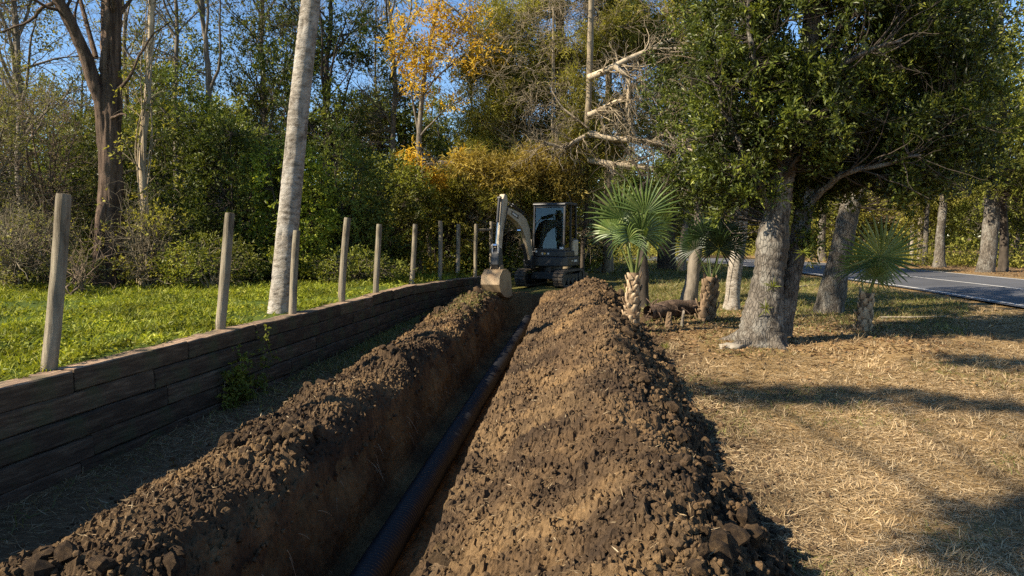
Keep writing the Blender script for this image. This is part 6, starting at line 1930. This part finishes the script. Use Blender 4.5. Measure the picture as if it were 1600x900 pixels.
# strip between the wall and the low heap: thin grass in the far half, straw near
x, y, X, D = sector(rg, 90000, 3.0, 20.5, -0.95, 0.0, 0.6)
s = wall_s(X, D)
k = (s > 0.06) & (x < -3.0 + 0.25 * vnoise(y * 1.3, 0 * y, 0, 17)) & (rg.uniform(0, 1, len(x)) < np.clip(0.45 + 0.9 * sstep(5, 10, D) * np.exp(-((s - 0.5) / 0.7) ** 2) + 0.7 * np.exp(-(s / 0.22) ** 2), 0, 1))
x, y, D = x[k], y[k], D[k]
j = rg.uniform(0, 1, len(x)) < 0.08 + sstep(7, 12, D) * 0.75
cover('strip_grass', 'thin green grass along the foot of the timber wall', MAT['thin_grass'], x[j], y[j], D[j], rg, (0.06, 0.16), (0.003, 0.007), 0.55, 0.35, 0.8, grow_w=0.08, grow_l=0.02)
cover('strip_straw', 'loose dry straw on the bare soil below the timber wall', MAT['straw'], x[~j], y[~j], D[~j], rg, (0.05, 0.14), (0.002, 0.0045), 0.12, 0.2, 1.0, grow_w=0.1, grow_l=0.02)
# rough thin grass between the lawn, the excavator and the road
x, y, X, D = sector(rg, 120000, 11.5, 40, 0.0, 0.62, 0.6)
k = (x > 1.15) & ~on_road(X, D) & (X < 10.5) & (rg.uniform(0, 1, len(x)) < np.clip(sstep(12.2, 16, D + 1.4 * fbm(x * 0.5, y * 0.5, 0, 3, 39)) * (0.65 + 0.5 * fbm(x * 0.9, y * 0.9, 0, 2, 40)), 0, 1))
x, y, D = x[k], y[k], D[k]
cover('rough_grass', 'thin olive green grass around the palms and the excavator', MAT['thin_grass'], x, y, D, rg, (0.05, 0.13), (0.003, 0.006), 0.6, 0.35, 0.8, grow_w=0.12, grow_l=0.02)
# a little sod left on the far part of the low heap
x = rg.uniform(-3.0, -2.2, 5200); y = rg.uniform(12.0, 19.4, 5200)
k = rg.uniform(0, 1, 5200) < sstep(12.5, 16.5, y + 2.0 * vnoise(x * 2, y * 0.8, 0, 43))
x, y = x[k], y[k]
z_, _c = left_heap(x, y)
o = cover('sod_grass', 'scraps of green sod left on the far end of the low earth ridge', MAT['thin_grass'], x, y, y * 0 + 16, rg, (0.03, 0.08), (0.0025, 0.005), 0.6, 0.4, 0.8, zoff=z_ - gz(x, y), grow_w=0.08, grow_l=0.02)
# fallen leaves under the oaks and beyond the road
n = 26000
x, y, X, D = sector(rg, n, 8.5, 44, 0.2, 0.95, 0.6)
k = ~on_road(X, D) & (x > 1.4) & (((np.hypot((X - 4.6) / 3.2, (D - 13.2) / 2.6) < 1 + 0.3 * fbm(x, y, 0, 2, 44))) | (X > 17.6) & (D < 45) | (rg.uniform(0, 1, n) < 0.10))
x, y, D = x[k], y[k], D[k]
g = Geo()
add_leaves(g, np.stack([x, y, gz(x, y) + rg.uniform(0.004, 0.03, len(x))], -1), 0.075, 0.045, rg, np.stack([rg.normal(0, 1, len(x)), rg.normal(0, 1, len(x)), 0.1 * rg.normal(0, 1, len(x))], -1), 0.1, np.clip(rg.normal(0.5, 0.25, len(x)), 0, 1), up=0.0)
o = g.build('leaf_litter', MAT['litter'], smooth=False)
tag(o, 'brown fallen leaves scattered under the oaks and along the road', 'leaf litter', kind='stuff')

# ------------------------------------------------------------------ small things
def stone(name, label, px, py, D, size, mat, seed, cat='stone', flat=0.5, rz=0.0):
    v, f = clod_mesh(seed, 3, flat)
    g = Geo(); g.add(v * np.array(size), tris=f)
    o = g.build(name, mat, smooth=True)
    p = below(P(px, py, D), -size[2] * 0.15)
    o.location = p; o.rotation_euler = (0, 0, rz)
    return tag(o, label, cat)
MAT['stone'] = plain_mat('pale limestone', (0.27, 0.235, 0.18), 0.85, dirt=(0.18, 0.14, 0.09), dirt_amt=0.6, dscale=6, bumpy=0.5)
stone('flat_stone', 'pale flat stone lying against the foot of the thick oak', 1150, 534, 11.25, (0.24, 0.15, 0.10), MAT['stone'], 900, flat=0.6, rz=0.3)
stone('boulder', 'small grey boulder in the grass behind the digger arm', 804, 408, 27, (0.36, 0.28, 0.3), MAT['stone'], 901, 'boulder', 0.8)

# rotting log and root debris between the two palms
def log():
    t = Tree(910)
    a, b = below(P(1012, 508, 14.2), -0.16), below(P(1086, 500, 14.8), -0.20)
    t.limb([a, (a + b) / 2 + np.array((0, 0, 0.04)), b], 0.17, 0.15, 26, 16, rough=0.22)
    q = grow(t.rng, t.limbs[0][0], t.limbs[0][1], 26, 0.0, 1, (0.7, 1.5), (0.15, 0.45), 0.15, 5, 0.3, -0.3, rmin=0.01)
    t.twigs(*q, ns=5)
    o = t.finish('fallen_log', 'dark rotting log with broken roots lying between the two left palms', 'log', below((a + b) / 2), MAT['bark_brown'])
log()
def stump(label, px, py, D, h, r, seed, mat):
    rng = np.random.default_rng(seed)
    b = below(P(px, py, D), 0.05)
    g = Geo()
    n, ns = 12, 14
    PP = poly([(0, 0, 0), (0.01, 0, h * .5), (0.03, 0, h + .05)], n)
    v, q = tube_arrays(PP, np.linspace(r * 1.25, r * 0.9, n)[None], ns)
    v = v.reshape(n, ns, 3); v[-1, :, 2] += rng.normal(0, 0.03, ns); v[:, :, :2] *= 1 + 0.1 * rng.normal(0, 1, (n, ns, 1))
    g.add(v.reshape(-1, 3), q); g.ngon(v[-1], [list(range(ns))], rnd=0.8)
    o = g.build('stump', mat, smooth=False); o.location = b
    tag(o, label, 'stump')
stump('small broken brown stump in front of the rotting log', 1043, 515, 13.3, 0.26, 0.05, 911, MAT['boot_dark'])
stump('thin upright dead stub beside the shaded dark palm', 1065, 508, 13.5, 0.26, 0.025, 912, MAT['bark_grey'])

# vine growing on the wall face
def wall_vine():
    t = Tree(920)
    rng = t.rng
    for k in range(9):
        D0 = rng.uniform(8.3, 9.6)
        Xw = float(np.interp(D0, WALL_D, WALL_X)) + 0.06
        x, y = W(Xw, D0)
        b = np.array((x + .02, y, float(gz(x + .1, y)) + 0.01))
        h = rng.uniform(0.25, 0.75)
        x0, y0 = W(float(np.interp(9.0, WALL_D, WALL_X)) + 0.08, 9.0)
        t.limb([(x0, y0, float(gz(x0 + .1, y0))), b, b + (0.03, rng.normal(0, .12), h * .6), b + (0.03, rng.normal(0, .25), h)], 0.006, 0.003, 12, 4, wob=0.006)
    nd = np.concatenate(t.nodes)
    i = rng.choice(len(nd), 110)
    t.sprays(nd[i] + rng.normal(0, 0.05, (110, 3)) * (0.3, 1.5, 1) + (0.04, 0, 0), np.tile((0.6, 0, 0.3), (110, 1)), 8, 0.09, 0.055, 0.042)
    x, y = W(-3.45, 9.0)
    t.finish('wall_vine', 'leafy green vine climbing the shaded face of the timber wall', 'vine', (x, y, float(gz(x, y))), MAT['twig_brown'], MAT['leaf_mid'], crown='foliage', trunk='stems')
wall_vine()

# sticks on the lawn and on the heap
def stick(label, a, b, r, seed, mat, fun=None):
    rng = np.random.default_rng(seed)
    n = 9
    pts = np.array(a)[None] * (1 - np.linspace(0, 1, n)[:, None]) + np.array(b)[None] * np.linspace(0, 1, n)[:, None]
    pts[1:-1, :2] += rng.normal(0, 0.012, (n - 2, 2))
    z = gz(pts[:, 0], pts[:, 1]) if fun is None else fun(pts[:, 0], pts[:, 1])[0]
    pts[:, 2] = z + r * 1.3 + 0.01
    base = pts[0].copy()
    g = Geo(); g.tubes((pts - base)[None], np.linspace(r, r * 0.5, n)[None] * (1 + 0.1 * rng.normal(0, 1, (1, n))), 7)
    o = g.build('stick', mat); o.location = base
    tag(o, label, 'stick')
def gp(px, py):
    return ground_at(px, py)
stick('long fallen stick lying across the lawn right of the small fan palm', gp(1375, 499), gp(1478, 497), 0.022, 930, MAT['bark_bleached'])
stick('thin dry stick lying on the lawn before the leaning oak', gp(1240, 452), gp(1275, 447), 0.02, 931, MAT['bark_bleached'])
# tuft of long dry grass at the toe of the heap
for i, (px, py, lab, mt, hh) in enumerate(((1052, 548, 'long-bladed dry grass clump at the toe of the heap before the palms', 'straw', 0.2), (1040, 545, 'green bladed weed at the toe of the heap before the palms', 'grass', 0.15), (1330, 690, '', '', 0), (1592, 700, 'dead grass clump on the lawn at the right picture edge', 'straw', 0.14))):
    if not lab: continue
    p = gp(px, py)
    r_ = np.random.default_rng(940 + i)
    n = 44
    th = r_.uniform(0, 6.28, n); el = r_.uniform(0.4, 1.4, n)
    d = np.stack([np.cos(th) * np.cos(el), np.sin(th) * np.cos(el), np.sin(el)], -1)
    g = Geo(); blade_strips(g, r_.normal(0, 0.025, (n, 3)) * (1, 1, 0), d, r_.uniform(.6, 1.2, n) * hh, r_.uniform(0.004, 0.008, n), r_, 0.6, bend=np.array((0, 0, -.3)))
    o = g.build('grass_clump', MAT[mt], smooth=False); o.location = below(p, 0.0)
    tag(o, lab, 'grass clump')
